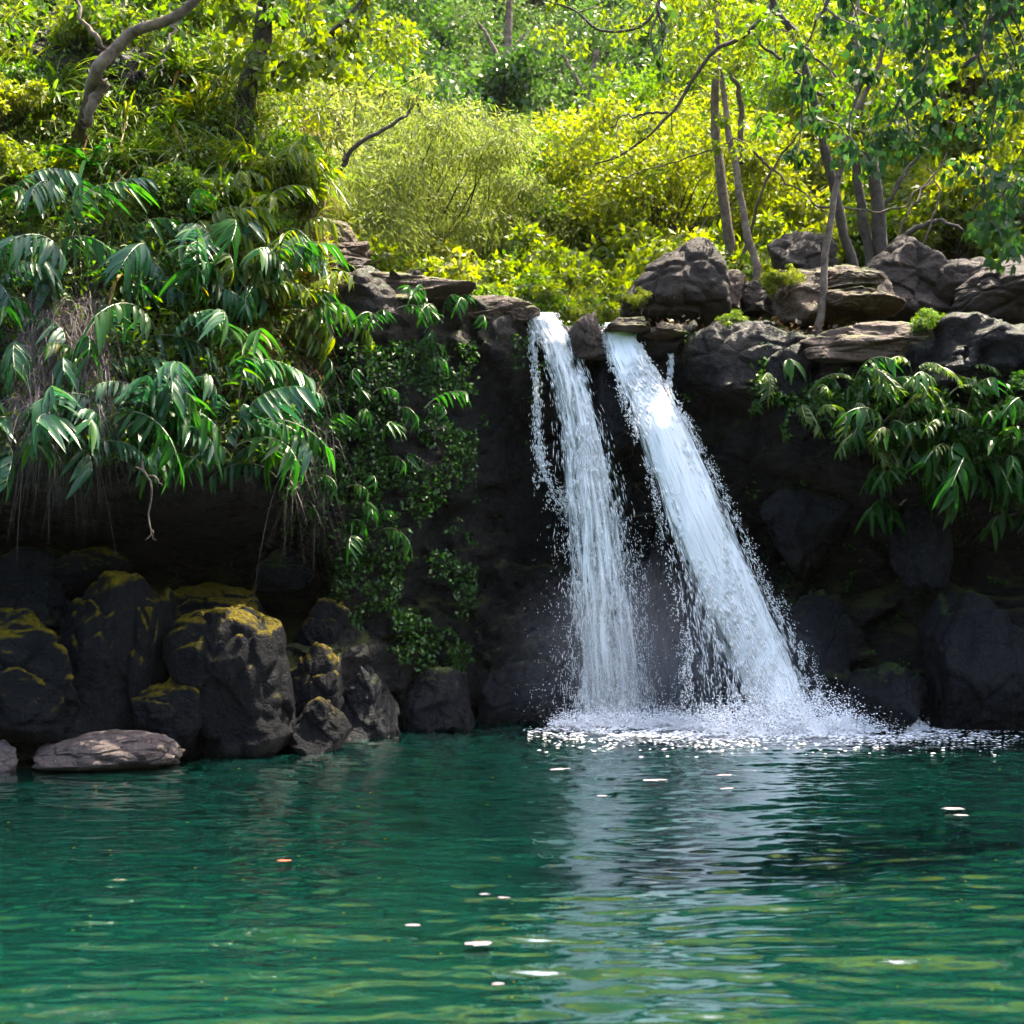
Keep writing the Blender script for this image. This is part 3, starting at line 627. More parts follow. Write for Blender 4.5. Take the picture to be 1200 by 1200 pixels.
# foam where the water lands
def make_foam():
    rg = np.random.default_rng(77); q = Q()
    nu, nv = 300, 46
    u = np.linspace(0, 1, nu)[:, None]; v = np.linspace(0, 1, nv)[None]
    px = 642 + u * 450
    Yc = np.interp(px, [630, 780, 830, 960, 1000, 1110], [15.55, 15.5, 14.9, 14.85, 15.0, 15.2]) + .18 * fbm(px / 30, .7, .1, 3)
    hh = np.interp(px, [630, 660, 770, 800, 870, 950, 1010, 1060, 1110], [-.03, .05, .07, .06, .13, .22, .16, .10, -.03])
    wd = np.interp(px, [630, 700, 960, 1110], [.05, .3, .34, .02]) * (1 + .9 * fbm(px / 18, .2, .6, 3))
    Yg = Yc + (v - .5) * 2 * wd
    prof = np.maximum(0, 1 - (2 * v - 1)**2)
    Z = hh * prof * (.45 + 1.5 * np.abs(fbm(px / 20, Yg * 5, .3, 4))) + .035 * fbm(px / 9, Yg * 14, .8, 3) - .006
    X = (px - CX) / F * Yc + 0 * v
    g4 = grid_faces(nu, nv); q.add(np.stack([X, Yg + 0 * X, Z], -1).reshape(-1, 3), np.concatenate([g4[:, [0, 1, 2]], g4[:, [0, 2, 3]]]))
    # drops thrown up, and flat white flecks painting glints on the ripples
    n = 24000
    px = 640 + rg.beta(1.5, 1.5, n) * 440; Yc = np.interp(px, [630, 780, 830, 960, 1000, 1110], [15.55, 15.5, 14.9, 14.85, 15.0, 15.2])
    hh = np.interp(px, [630, 660, 770, 800, 870, 950, 1010, 1060, 1110], [.03, .15, .16, .16, .30, .38, .2, .12, .03])
    p = np.stack([(px - CX) / F * Yc, Yc - .1 - np.abs(rg.normal(0, .22, n)), np.abs(rg.normal(0, .5, n)) * hh * 1.2 + .01], -1)
    s_ = rg.uniform(.003, .010, n)[:, None]
    n2 = 5000
    px = 610 + rg.beta(1.8, 2.0, n2) * 600; Y2 = 15.0 - np.abs(rg.normal(0, .75, n2)); kp_ = pn(px / 26, Y2 * 3.5, .5) + .2 > 0; px = px[kp_]; Y2 = Y2[kp_]; n2 = len(px); p2 = np.stack([(px - CX) / F * Y2, Y2, np.full(n2, .022)], -1)  # flat white flecks standing in for glints on the water
    for pp, ss, fl in ((p, s_, 1.0), (p2, rg.uniform(.006, .022, n2)[:, None], .25)):
        m_ = len(pp); d = np.array([[1, 0, 0], [-1, 0, 0], [0, 1, 0], [0, -1, 0], [0, 0, 1], [0, 0, -1]], float)
        V = pp[:, None] + d[None] * ss[:, None] * np.array([1.3, 1, fl])
        Fq = np.array([[0, 2, 4], [2, 1, 4], [1, 3, 4], [3, 0, 4]])
        q.add(V.reshape(-1, 3), (Fq[None] + np.arange(m_)[:, None, None] * 6).reshape(-1, 3))
    tag(link('foam', q.mesh('foam'), M['drops']), 'white foam and painted glint flecks where the falls hit the pool', 'foam', kind='stuff')
make_foam()

# ------------------------------------------------------------------ foliage builders
def leaf_quads(p, d, ln, wd, rg, fold=.25):
    """diamond leaves: base p, direction d"""
    n = len(p); d = d / (np.linalg.norm(d, axis=1)[:, None] + 1e-9)
    s = np.cross(d, rg.normal(size=(n, 3))); s /= np.linalg.norm(s, axis=1)[:, None] + 1e-9
    nn = np.cross(d, s)
    ln = np.asarray(ln)[:, None]; wd = np.asarray(wd)[:, None]
    m = p + d * ln * .45
    V = np.stack([p, m + s * wd + nn * wd * fold, p + d * ln - nn * ln * .08, m - s * wd + nn * wd * fold], 1).reshape(-1, 3)
    return V, np.arange(n * 4).reshape(-1, 4)

def crown_points(clumps, per, rg, flat=.7):
    """clumps (k,4): centre + radius -> points and outward vectors"""
    c = np.repeat(clumps[:, :3], per, 0); r = np.repeat(clumps[:, 3], per)
    o = rg.normal(size=(len(c), 3)); o /= np.linalg.norm(o, axis=1)[:, None]
    o *= (rg.random(len(c))**.5)[:, None]; o[:, 2] *= flat
    return c + o * r[:, None], o

def crown_mesh(name, clumps, per, rg, ll, lw, droop=.5, flat=.7):
    p, o = crown_points(np.asarray(clumps, float), per, rg, flat)
    n = len(p); d = o * .8 + rg.normal(0, .6, (n, 3)); d[:, 2] -= droop
    V, Fq = leaf_quads(p, d, rg.uniform(*ll, n), rg.uniform(*lw, n), rg)
    return np_mesh(name, V, Fq)

def crown_clumps(rx, rz, z0, n, rg, rc=(.45, .9)):
    out = []
    while len(out) < n:
        v = rg.normal(size=3); v /= np.linalg.norm(v); r = rg.random()**.4
        if v[2] < -.55: continue
        lob = 1 + .75 * pn(v[0] * 1.7 + rx, v[1] * 1.7, v[2] * 1.7 + n)
        f_ = 1.0
        if rg.random() < .3: lob *= rg.uniform(1.05, 1.3); f_ = .75
        out.append((v[0] * rx * r * lob, v[1] * rx * r * lob, z0 + v[2] * rz * r * lob, rg.uniform(*rc) * f_))
    return np.array(out)

def limbs(q, base, clumps, z_fork, r0, rg, step=1, lean=(0, 0)):
    fork = np.array([lean[0], lean[1], z_fork]); 
    pts = wiggle([base, (base + fork) / 2 + rg.normal(0, .08, 3), fork], 9, .25, rg.random() * 50)
    q.tube(pts, np.linspace(r0, r0 * .6, 9), 8, .06)
    for c in clumps[::step]:
        mid = (fork + c[:3]) / 2 + rg.normal(0, .22, 3); mid[2] += .1
        q.tube(wiggle([fork - [0, 0, rg.random() * z_fork * .3], mid, c[:3]], 7, .2, rg.random() * 50), np.linspace(r0 * .2, r0 * .04, 7), 5, .08)

def proto_tree(name, label, cat, group, rx, rz, z0, nc, per, ll, lw, leaf, bark, seed, r0=.12, droop=.5, rc=(.45, .9), flat=.7, fork=None, step=1):
    rg = np.random.default_rng(seed)
    t = empty(name, (0, 0, 0), label, cat, group)
    cl = crown_clumps(rx, rz, z0, nc, rg, rc)
    q = Q(); limbs(q, np.zeros(3), cl, fork or z0 * .55, r0, rg, step); link('trunk', q.mesh('trunk'), bark, t, smooth=True)
    link('crown', crown_mesh('crown', cl, per, rg, ll, lw, droop, flat), leaf, t)
    return t

def dup(root, loc, rz, sc, label=None, group=None, leaf=None):
    r = root.copy(); COL.objects.link(r); r.location = loc; r.rotation_euler = (0, 0, rz); r.scale = (sc, sc, sc)
    if label: r['label'] = label
    if group: r['group'] = group
    for ch in list(root.children):
        c = ch.copy(); COL.objects.link(c); c.parent = r
        for g in list(ch.children):
            d = g.copy(); COL.objects.link(d); d.parent = c
    return r

# --- trees of the hillside
G1 = 'leafy trees of the hillside behind the falls'
G2 = 'hazy trees far up the valley'
G3 = 'shrubs behind the cliff crest'
protos = {
 'leafy': [proto_tree('leafy_tree', 'yellow green leafy tree on the hillside behind the falls', 'tree', G1, 2.3, 1.7, 3.2, 46, 620, (.07, .13), (.018, .034), M['yellow'], M['bark_brown'], 31),
           proto_tree('leafy_tree', 'yellow green leafy tree on the hillside behind the falls', 'tree', G1, 2.0, 2.1, 3.4, 50, 560, (.08, .14), (.022, .036), M['bright'], M['bark_brown'], 32)],
 'feather': [proto_tree('feathery_tree', 'feathery olive tree with drooping fine leaves', 'tree', G1, 2.3, 1.6, 2.9, 80, 900, (.08, .17), (.007, .013), M['olive'], M['bark_dark'], 33, droop=1.0, flat=.55, rc=(.5, 1.0))],
 'far': [proto_tree('distant_tree', 'hazy blue green tree far up the valley', 'tree', G2, 3.2, 2.6, 4.2, 60, 420, (.14, .24), (.04, .07), M['far'], M['bark_pale'], 34, rc=(.6, 1.2), r0=.16),
         proto_tree('distant_tree', 'hazy blue green tree far up the valley', 'tree', G2, 2.8, 3.2, 4.6, 60, 420, (.13, .22), (.04, .06), M['mid'], M['bark_pale'], 35, rc=(.6, 1.2), r0=.16)],
 'shrub': [proto_tree('leafy_shrub', 'bright green shrub behind the cliff crest', 'shrub', G3, .75, .55, .75, 22, 210, (.06, .11), (.018, .03), M['bright'], M['bark_brown'], 36, r0=.03, rc=(.2, .35)),
           proto_tree('leafy_shrub', 'bright green shrub behind the cliff crest', 'shrub', G3, .85, .7, .8, 24, 220, (.06, .12), (.015, .028), M['yellow'], M['bark_brown'], 37, r0=.03, rc=(.2, .38))],
}
used = set()
def plant(kind, i, px, py_base, Y, sc, label=None, group=None, z=None):
    """stand the plant on the hillside at direction px, distance Y"""
    x = (px - CX) / F * Y
    zz = float(terr(x, Y)) - .1 if z is None else z
    pr = protos[kind][i % len(protos[kind])]
    rz = random.uniform(0, 6.28)
    if pr.name not in used:
        used.add(pr.name); pr.location = (x, Y, zz); pr.rotation_euler = (0, 0, rz); pr.scale = (sc,) * 3
        if label: pr['label'] = label
        if group: pr['group'] = group
        return pr
    return dup(pr, (x, Y, zz), rz, sc, label or pr_label[pr.name.split('.')[0]], group)
pr_label = {'leafy_tree': 'yellow green leafy tree on the hillside behind the falls', 'feathery_tree': 'feathery olive tree with drooping fine leaves',
            'distant_tree': 'hazy blue green tree far up the valley', 'leafy_shrub': 'bright green shrub behind the cliff crest'}

# the feathery tree left of the middle, and the leafy crowns right of it
plant('feather', 0, 470, 0, 23.0, 1.08, 'feathery olive tree with a domed crown, left of the valley gap')
plant('feather', 0, 375, 0, 21.5, .85, 'smaller feathery olive tree above the left rock stack', z=4.9)
plant('feather', 0, 400, 0, 26, 1.25, 'tall feathery tree behind the domed one', )
plant('leafy', 0, 770, 0, 24, 1.0, 'round leafy tree right of the valley gap, above the largest crest boulder')
def bank_pt(px, py, off):
    Y = 13.5
    for _ in range(40): Y = .6 * Y + .4 * float(face((px - CX) / F * Y, CAMZ + (HY - py) / F * Y))
    return P(px, py, Y - off)
RS = random.Random(3)
for i in range(20):
    px, py = RS.uniform(-60, 345), RS.uniform(-20, 300)
    if py < -10 + max(0, px - 200) * 1.5: py += 110
    pr = protos['shrub'][i % 2]
    dup(pr, bank_pt(px, py, RS.uniform(-.1, .25)), RS.uniform(0, 6), RS.uniform(.4, .72), 'bushy green shrub growing on the upper left bank', 'shrubs of the upper left bank')
k = 0
for Y in (26, 30, 35):
    for px in (range(640, 1500, 120) if Y < 34 else range(620, 1500, 105)):
        k += 1; plant('leafy', k + (k // 3), px + random.uniform(-25, 25), 0, Y + random.uniform(-1.5, 1.5), random.uniform(.85, 1.3))
    for px in range(-260, 430, 125):
        k += 1; plant('leafy', k + (k // 3), px + random.uniform(-25, 25), 0, Y + random.uniform(-1.5, 1.5), random.uniform(.85, 1.25))
for Y in (42, 50, 58, 66, 74, 84, 96):
    for px in range(-150, 1400, int(5600 / Y)):
        k += 1; kind = 'far' if (300 < px < 800 or k % 3) else 'leafy'
        plant(kind, k, px + random.uniform(-20, 20), 0, Y + random.uniform(-2.5, 2.5), random.uniform(.9, 1.4) * (1.5 if kind == 'leafy' else 1.15),
              group=G2 if kind == 'far' else G1)
for Y, a, b, st in ((18.6, 450, 730, 36), (19.3, 440, 760, 34), (20.5, 420, 900, 42), (22.5, 430, 1240, 50), (25, 430, 1300, 55), (28, 440, 760, 50), (32, 440, 760, 50), (37, 440, 720, 48)):
    for px in np.arange(a, b, st):
        k += 1; plant('shrub', k, px + random.uniform(-14, 14), 0, Y + random.uniform(-.5, .5), random.uniform(.8, 1.2) * (Y / 21 if Y < 20 else Y / 15))
for px in (900, 950, 1010, 1070, 1120, 1180, 1240):
    k += 1; plant('shrub', k, px, 0, 19.6 + random.uniform(-.3, .3), random.uniform(.8, 1.1), 'green shrub behind the boulders of the right crest', 'shrubs behind the right crest boulders')

# ------------------------------------------------------------------ named trees and branches
def poly(points, n=24, amp=.04, seed=1):
    return wiggle([P(*p) for p in points], n, amp, seed)

def custom_tree(name, label, cat, base, stems, clumps, per, ll, lw, leaf, bark, seed, group=None, droop=.5, part='trunk', flat=.7):
    """stems: list of (list of (px,py,Y), r0, r1); clumps: (px,py,Y,r)"""
    rg = np.random.default_rng(seed); t = empty(name, base, label, cat, group); b = np.array(base)
    q = Q()
    for i, (pts, ra, rb) in enumerate(stems):
        w = poly(pts, 22, .10, seed + i) - b; q.tube(w, np.linspace(ra, rb, len(w)), 8, .07)
    cl = np.array([(*(np.array(P(c[0], c[1], c[2])) - b), c[3]) for c in clumps]) if clumps else None
    if cl is not None:
        allp = np.concatenate([poly(s[0], 22, .10, seed + i) - b for i, s in enumerate(stems)])
        for c in cl[np.argsort([np.linalg.norm(allp - c[:3], axis=1).min() for c in cl])]:
            j = np.argmin(np.linalg.norm(allp - c[:3] - [0, 0, .3], axis=1)); mid = (allp[j] + c[:3]) / 2 + rg.normal(0, .06, 3)
            sp_ = spline([allp[j], mid, c[:3]], 6); q.tube(sp_, np.linspace(.009, .003, 6), 5); allp = np.vstack([allp, sp_[2:]])
    link(part, q.mesh(part), bark, t, smooth=True)
    if cl is not None:
        link('crown', crown_mesh('crown', cl, per, rg, ll, lw, droop, flat), leaf, t)
    return t

def scatter_clumps(n, x0, x1, y0, y1, Y0, Y1, r, seed, test=None):
    rg = np.random.default_rng(seed); out = []
    while len(out) < n:
        c = (rg.uniform(x0, x1), rg.uniform(y0, y1), rg.uniform(Y0, Y1), rg.uniform(*r))
        if test is None or test(c[0], c[1]): out.append(c)
    return out

BD, BP, BB = M['bark_dark'], M['bark_pale'], M['bark_brown']
custom_tree('slender_tree', 'thin pale leaning tree growing from the layered rock on the right crest', 'tree', P(955, 392, 16.4),
            [([(953, 395, 16.4), (960, 360, 16.4), (968, 300, 16.4), (977, 225, 16.35), (990, 170, 16.3), (1002, 110, 16.2), (1003, 40, 16.1), (1010, -40, 16)], .054, .022),
             ([(990, 170, 16.3), (1030, 75, 16.1), (1060, 30, 16), (1085, -20, 16)], .035, .015), ([(1002, 110, 16.2), (960, 70, 16), (925, 40, 15.9)], .02, .008)],
            scatter_clumps(26, 890, 1100, -60, 150, 15.4, 16.8, (.14, .3), 5), 46, (.08, .15), (.022, .04), M['bright'], BP, 51)
custom_tree('twin_trunk_tree', 'dark tree with two close trunks behind the broad brown boulder', 'tree', P(1030, 330, 19),
            [([(1040, 330, 19), (1030, 250, 19), (1018, 170, 19), (1008, 90, 19), (1000, 0, 19), (1005, -60, 19)], .11, .055),
             ([(1020, 330, 19.1), (1012, 260, 19.1), (1002, 200, 19.1), (1004, 130, 19.1), (1022, 60, 19.1), (1050, -30, 19)], .085, .04),
             ([(1030, 250, 19), (1065, 200, 19), (1100, 150, 19)], .04, .015), ([(1045, 290, 19), (1090, 260, 18.8), (1130, 270, 18.6)], .05, .02)],
            scatter_clumps(60, 940, 1230, -80, 180, 18, 20.5, (.25, .45), 6), 110, (.08, .14), (.022, .038), M['yellow'], BD, 52)
custom_tree('spotted_trunk_tree', 'slender tree with a pale spotted trunk behind the small crest rocks', 'tree', P(888, 345, 18.6),
            [([(888, 345, 18.6), (880, 290, 18.6), (866, 230, 18.6), (857, 170, 18.6), (848, 110, 18.6), (843, 60, 18.5), (838, -20, 18.4)], .062, .035)],
            scatter_clumps(30, 790, 930, -60, 90, 18, 20, (.22, .4), 7), 90, (.07, .12), (.018, .03), M['yellow'], BP, 53)
custom_tree('brown_trunk_tree', 'straight brown tree just left of the spotted pale trunk', 'tree', P(868, 345, 19.6),
            [([(868, 345, 19.6), (855, 280, 19.6), (845, 200, 19.6), (838, 130, 19.6), (840, 60, 19.6), (830, -30, 19.6)], .09, .05), 
             ([(870, 190, 19.6), (866, 120, 19.5), (850, 60, 19.4)], .05, .03)],
            scatter_clumps(30, 760, 920, -90, 60, 19, 21, (.25, .42), 8), 100, (.07, .12), (.018, .03), M['bright'], BB, 54)
custom_tree('arching_branch_tree', 'tree with long dark arching branches reaching left over the valley gap', 'tree', P(1010, 340, 17.8),
            [([(1010, 345, 17.8), (985, 250, 17.6), (960, 150, 17.3), (935, 60, 17.0), (905, 0, 16.8), (880, -50, 16.7)], .07, .04),
             ([(905, 0, 16.8), (870, 40, 16.8), (830, 70, 16.9), (800, 115, 17), (770, 150, 17), (735, 178, 17.1), (700, 190, 17.2)], .036, .010),
             ([(780, 135, 17), (755, 134, 17), (735, 135, 17.1), (715, 150, 17.2)], .018, .008),
             ([(880, -30, 16.7), (800, -25, 16.8), (765, 12, 16.9), (735, 35, 17), (700, 30, 17), (676, 15, 17), (650, 5, 17)], .028, .012),
             ([(985, 130, 17.3), (940, 90, 17.2), (900, 60, 17.2), (875, 30, 17.1)], .03, .012),
             ([(860, 165, 17), (810, 185, 17.1), (760, 198, 17.2), (730, 205, 17.3)], .012, .006)],
            scatter_clumps(30, 640, 960, -40, 60, 16.4, 17.6, (.12, .26), 9) + scatter_clumps(14, 690, 870, 40, 210, 16.8, 17.4, (.08, .2), 10), 48, (.06, .11), (.016, .028), M['yellow'], BD, 55)
custom_tree('leaning_dead_branch', 'thin bare fallen branches crossing the undergrowth right of the pale trunk', 'branch', P(900, 330, 19.5),
            [([(860, 320, 19.5), (905, 200, 19), (960, 130, 18.6)], .03, .01), ([(880, 180, 19), (920, 210, 19), (970, 250, 18.8)], .022, .01), ([(960, 240, 18.6), (1040, 245, 18.8), (1090, 215, 19)], .02, .01),
             ([(1040, 300, 18.4), (1070, 240, 18.4), (1110, 180, 18.6)], .02, .01), ([(1075, 300, 18.4), (1100, 235, 18.4), (1090, 190, 18.6)], .018, .01)], None, 0, None, None, None, BB, 56)
# overhanging tree at the right: rooted beyond the right edge, its boughs hang into the picture
def ovt(x, y): 
    return y < 40 + (x - 940) * 1.15 + 30 * math.sin(x * .05) and (x > 1040 or y < 210)
custom_tree('overhanging_tree', 'dark leaved tree hanging into the picture over the right bank', 'tree', (6.6, 10.5, 0),
            [([(1560, 720, 10.5), (1500, 400, 10.3), (1420, 120, 10), (1300, -60, 9.6), (1180, -110, 9.2), (1040, -90, 9)], .17, .05),
             ([(1420, 120, 10), (1340, 100, 9.7), (1260, 160, 9.5), (1200, 210, 9.4)], .07, .015), ([(1300, -60, 9.6), (1180, 10, 9.4), (1130, 80, 9.3)], .06, .015),
             ([(1180, -110, 9.2), (1010, -60, 9), (960, 20, 8.9)], .05, .008)],
            scatter_clumps(120, 1040, 1330, -120, 300, 8.8, 10.2, (.10, .26), 12, ovt) + scatter_clumps(12, 925, 1050, -40, 190, 8.6, 9.2, (.08, .16), 13, lambda x, y: abs(x - 975 - 20 * math.sin(y * .05)) < 60),
            30, (.06, .105), (.022, .038), M['overhang'], BD, 57, droop=1.3)
custom_tree('hanging_vine', 'short vine of broad green leaves hanging at the top edge above the valley gap', 'vine', P(775, -60, 9),
            [([(790, -130, 9), (778, -60, 9), (770, 0, 9), (776, 45, 9), (772, 85, 9)], .012, .004)],
            [(772, 2, 9, .05), (780, 12, 9, .05), (776, 34, 9, .045), (768, 55, 9, .04), (776, 82, 9, .04), (768, 70, 9, .03)], 5, (.07, .10), (.024, .034), M['mid'], BD, 58, droop=1.6, part='stem')
# left trees
custom_tree('leaning_grey_tree', 'grey barked tree leaning right from the upper left bank', 'tree', P(55, 330, 13.6),
            [([(50, 340, 14.6), (62, 270, 14.5), (80, 215, 15.0), (98, 150, 14.3), (112, 95, 13.0), (128, 62, 12.9), (165, 35, 12.8), (205, 18, 12.8), (235, -10, 12.8), (280, -60, 12.8)], .085, .04),
             ([(98, 150, 13.2), (118, 105, 13.1), (122, 90, 13)], .05, .05),
             ([(125, 60, 12.9), (100, 30, 12.8), (82, -10, 12.8), (60, -50, 12.8)], .03, .012), ([(207, 20, 12.8), (195, 60, 12.6), (188, 90, 12.4)], .015, .006)],
            scatter_clumps(26, -40, 330, -90, 40, 12.2, 13.8, (.14, .30), 14), 50, (.07, .13), (.016, .03), M['bright'], BP, 59)
custom_tree('dark_trunk_tree', 'dark trunked tree with large lime leaves at the top of the left bank', 'tree', P(300, 230, 15.6),
            [([(270, 250, 15.8), (283, 170, 15.6), (292, 100, 15.5), (305, 50, 15.4), (315, -20, 15.4), (320, -80, 15.4)], .16, .08),
             ([(322, 105, 15.4), (345, 85, 15.3), (372, 55, 15.2), (400, 28, 15.1), (430, -10, 15)], .05, .02), ([(310, 95, 15.5), (340, 70, 15.2), (352, 60, 15.2)], .04, .02)],
            scatter_clumps(52, 215, 440, -80, 95, 14.4, 15.8, (.14, .30), 15, lambda x, y: y < 100 - abs(x - 330) * .25), 50, (.09, .15), (.03, .05), M['yellow'], BD, 60)
custom_tree('crooked_branch_tree', 'small tree with a crooked dark branch in front of the feathery crown', 'tree', P(372, 255, 17.4),
            [([(372, 262, 17.4), (385, 215, 17.4), (402, 190, 17.4), (425, 162, 17.4), (458, 148, 17.5), (478, 130, 17.6), (487, 118, 17.6)], .045, .016),
             ([(485, 118, 17.6), (492, 130, 17.6), (500, 140, 17.6)], .012, .006), ([(402, 190, 17.4), (398, 150, 17.4), (380, 120, 17.4)], .02, .008)],
            scatter_clumps(10, 360, 420, 90, 180, 17.2, 18, (.12, .22), 16) + scatter_clumps(6, 440, 510, 90, 130, 17.4, 18, (.1, .2), 17), 70, (.07, .12), (.010, .018), M['olive'], BD, 61)

# pale distant trunks in the valley gap
for i, (px, py0, py1, Y) in enumerate([(590, 190, -20, 44), (575, 200, 60, 46), (690, 190, 60, 40)]):
    custom_tree('pale_trunk_tree', ['tall pale trunked tree in the middle of the valley gap', 'second pale trunk just left of the tall one in the valley gap', 'pale forked trunk right of the valley gap'][i], 'tree', P(px, py0 + 30, Y),
                [([(px, py0 + 30, Y), (px + 4, (py0 + py1) / 2, Y), (px + 8, py1, Y)], .22, .10), ([(px + 3, (py0 + py1) / 2, Y), (px - 18, (py0 + py1) / 2 - 40, Y), (px - 30, (py0 + py1) / 2 - 60, Y)], .10, .04),
                 ([(px + 5, (py0 + py1) / 2 - 10, Y), (px + 26, (py0 + py1) / 2 - 50, Y)], .09, .04)],
                scatter_clumps(22, px - 60, px + 60, py1 - 60, py1 + 40, Y - 1, Y + 1, (.5, .9), 70 + i), 60, (.12, .2), (.03, .05), M['far'], BP, 62 + i)
# red blossoms in the gap
for i, (px, py) in enumerate([(608, 177), (614, 172), (621, 207), (618, 210)]):
    q = Q(); rg = np.random.default_rng(80 + i); b = np.array(P(px, py, 34)); d = rg.normal(size=(26, 3))
    V, Fq = leaf_quads(np.zeros((26, 3)), d, rg.uniform(.08, .16, 26), np.full(26, .03), rg); q.add(V, Fq)
    o = link('red_blossom', q.mesh('red_blossom'), M['redflower']); o.location = b
    tag(o, ['upper left of the red blossoms in the valley gap', 'upper right of the red blossoms in the valley gap', 'lower right of the red blossoms in the valley gap', 'lower left of the red blossoms in the valley gap'][i], 'flower', 'red blossoms in the valley gap')

# ------------------------------------------------------------------ gingers on the banks
def frond_leaf(rg, base, d, ln, wd):
    """one long pointed leaf, bent down, folded along its midrib"""
    n = 6; t = np.linspace(0, 1, n)[:, None]
    d = d / np.linalg.norm(d)
    g = np.array([0, 0, -1.0])
    c = base + d * ln * t * (1 - .25 * t) + g * ln * (.40 * t**2)
    side = np.cross(d, g); side /= np.linalg.norm(side) + 1e-9
    tw = rg.normal(0, .35); up = np.cross(side, d); side = side * math.cos(tw) + up * math.sin(tw); up = np.cross(side, d)
    w = wd * np.sin(np.clip(t * .93 + .07, 0, 1)**.75 * math.pi)**.8 + .001
    l = c + side * w - up * w * .35; r = c - side * w - up * w * .35
    V = np.concatenate([l, c, r]); i = np.arange(n - 1)
    Fq = np.concatenate([np.stack([i, i + 1, n + i + 1, n + i], -1), np.stack([n + i, n + i + 1, 2 * n + i + 1, 2 * n + i], -1)])
    return V, Fq

def proto_frond(name, label, cat, group, length, nl, ll, lw, leaf, seed, up=50, down=-45, spread=.9, hang=.75):
    rg = np.random.default_rng(seed); t = empty(name, (0, 0, 0), label, cat, group)
    n = 14; a = np.radians(np.linspace(up, down, n)); step = length / (n - 1)
    pts = np.zeros((n, 3)); pts[1:, 0] = np.cumsum(np.cos(a[:-1]) * step); pts[1:, 2] = np.cumsum(np.sin(a[:-1]) * step)
    pts[:, 1] = .05 * length * np.sin(np.linspace(0, 3, n) + seed)
    q = Q(); q.tube(pts, np.linspace(.009, .003, n), 5); link('stem', q.mesh('stem'), M['stem'], t, smooth=True)
    for k_ in range(nl):
        f = .22 + .78 * (k_ + .5) / nl; p = np.array([np.interp(f * (n - 1), np.arange(n), pts[:, j]) for j in range(3)])
        aa = np.interp(f * (n - 1), np.arange(n), a); td = np.array([math.cos(aa), 0, math.sin(aa)])
        s = 1 if k_ % 2 else -1
        d = td * rg.uniform(.2, .9) + np.array([0, s * spread, 0]) * rg.uniform(.25, 1.1) + np.array([0, 0, -hang]) * rg.uniform(.5, 1.1)
        V, Fq = frond_leaf(rg, p, d, rg.uniform(*ll) * (1 - .25 * abs(f - .55)), rg.uniform(*lw))
        if k_ == 0: Q_ = Q()
        Q_.add(V, Fq)
    link('leaves', Q_.mesh('leaves'), leaf, t, smooth=True)
    return t

GG = 'ginger plants hanging from the left bank'
FR = {
 'g': [proto_frond('ginger_plant', 'ginger stem', 'plant', GG, L_n, nl, (.20, .42), (.018, .036), M['ginger' if i % 2 else 'ginger_blue'], 100 + i) for i, (L_n, nl) in enumerate([(1.0, 19), (.85, 15), (1.15, 23), (.7, 12), (.95, 25), (1.2, 20)])],
 'y': [proto_frond('ginger_plant', 'ginger stem', 'plant', GG, L_n, nl, (.22, .34), (.022, .032), M['ginger_lit'], 110 + i) for i, (L_n, nl) in enumerate([(.9, 16), (.7, 13)])],
 's': [proto_frond('ginger_plant', 'ginger stem', 'plant', GG, L_n, nl, (.15, .24), (.015, .023), M['ginger'], 120 + i) for i, (L_n, nl) in enumerate([(.55, 13), (.42, 11)])],
 'f': [proto_frond('fern_plant', 'fern', 'plant', GG, L_n, nl, (.08, .14), (.007, .012), M['bright'], 130 + i, up=35, down=-60, spread=1.3, hang=.45) for i, (L_n, nl) in enumerate([(.6, 34), (.45, 28)])],
}
usedf = set(); RF = random.Random(5)
def put_frond(kind, px, py, az, sc, label, group, off=.25, tilt=0, pt=None):
    pr = RF.choice(FR[kind]); p = surf(px, py, off) if pt is None else np.array(pt)
    if pr.name in usedf: pr = dup(pr, p, 0, sc)
    else: usedf.add(pr.name)
    pr.location = p; pr.scale = (sc,) * 3; pr.rotation_euler = (RF.uniform(-.5, .5), tilt + RF.uniform(-.5, .6), az + RF.uniform(-.3, .3))
    pr['label'] = label; pr['group'] = group; return pr

LG = {
 'fern': ('fine bright green fern in the leafy clump on the right cliff', 'ferns of the right cliff clump'),
 'main': ('arching ginger plant with long glossy leaves hanging over the dark hollow', 'gingers hanging over the dark hollow'),
 'edge': ('blue green ginger plant with hanging leaves at the left edge of the bank', 'gingers at the left edge'),
 'up': ('green ginger plant among the grasses on the upper left bank', 'gingers of the upper left bank'),
 'lit': ('sunlit yellow green ginger plant on the right shoulder of the left bank', 'sunlit gingers on the bank shoulder'),
 'face': ('small ginger plant on the shaded cliff between the left bank and the falls', 'gingers on the shaded cliff'),
 'crest': ('sunlit ginger plant hanging from the rock crest left of the falls', 'gingers under the left crest'),
 'right': ('dark green plant of the leafy clump on the right cliff', 'plants of the right cliff clump'),
 'rightlow': ('long hanging plant at the bottom of the leafy clump on the right cliff', 'long plants low in the right clump'),
}
def bunch(kind, n, x0, x1, y0, y1, key, sc=(.8, 1.1), az=(-70, 10), test=None, off=(.1, .5), tilt=0):
    i = 0; tries = 0
    while i < n and tries < 5000:
        tries += 1
        px, py = RF.uniform(x0, x1), RF.uniform(y0, y1)
        if test and not test(px, py): continue
        put_frond(kind, px, py, R(RF.uniform(*az)), RF.uniform(*sc), *LG[key], off=RF.uniform(*off), tilt=tilt); i += 1
bunch('g', 54, 60, 350, 290, 505, 'main', az=(-110, 20), sc=(.6, 1.3), test=lambda x, y: y < 520 - abs(x - 220) * .25)
bunch('g', 20, -60, 60, 330, 530, 'edge', az=(-90, 0))
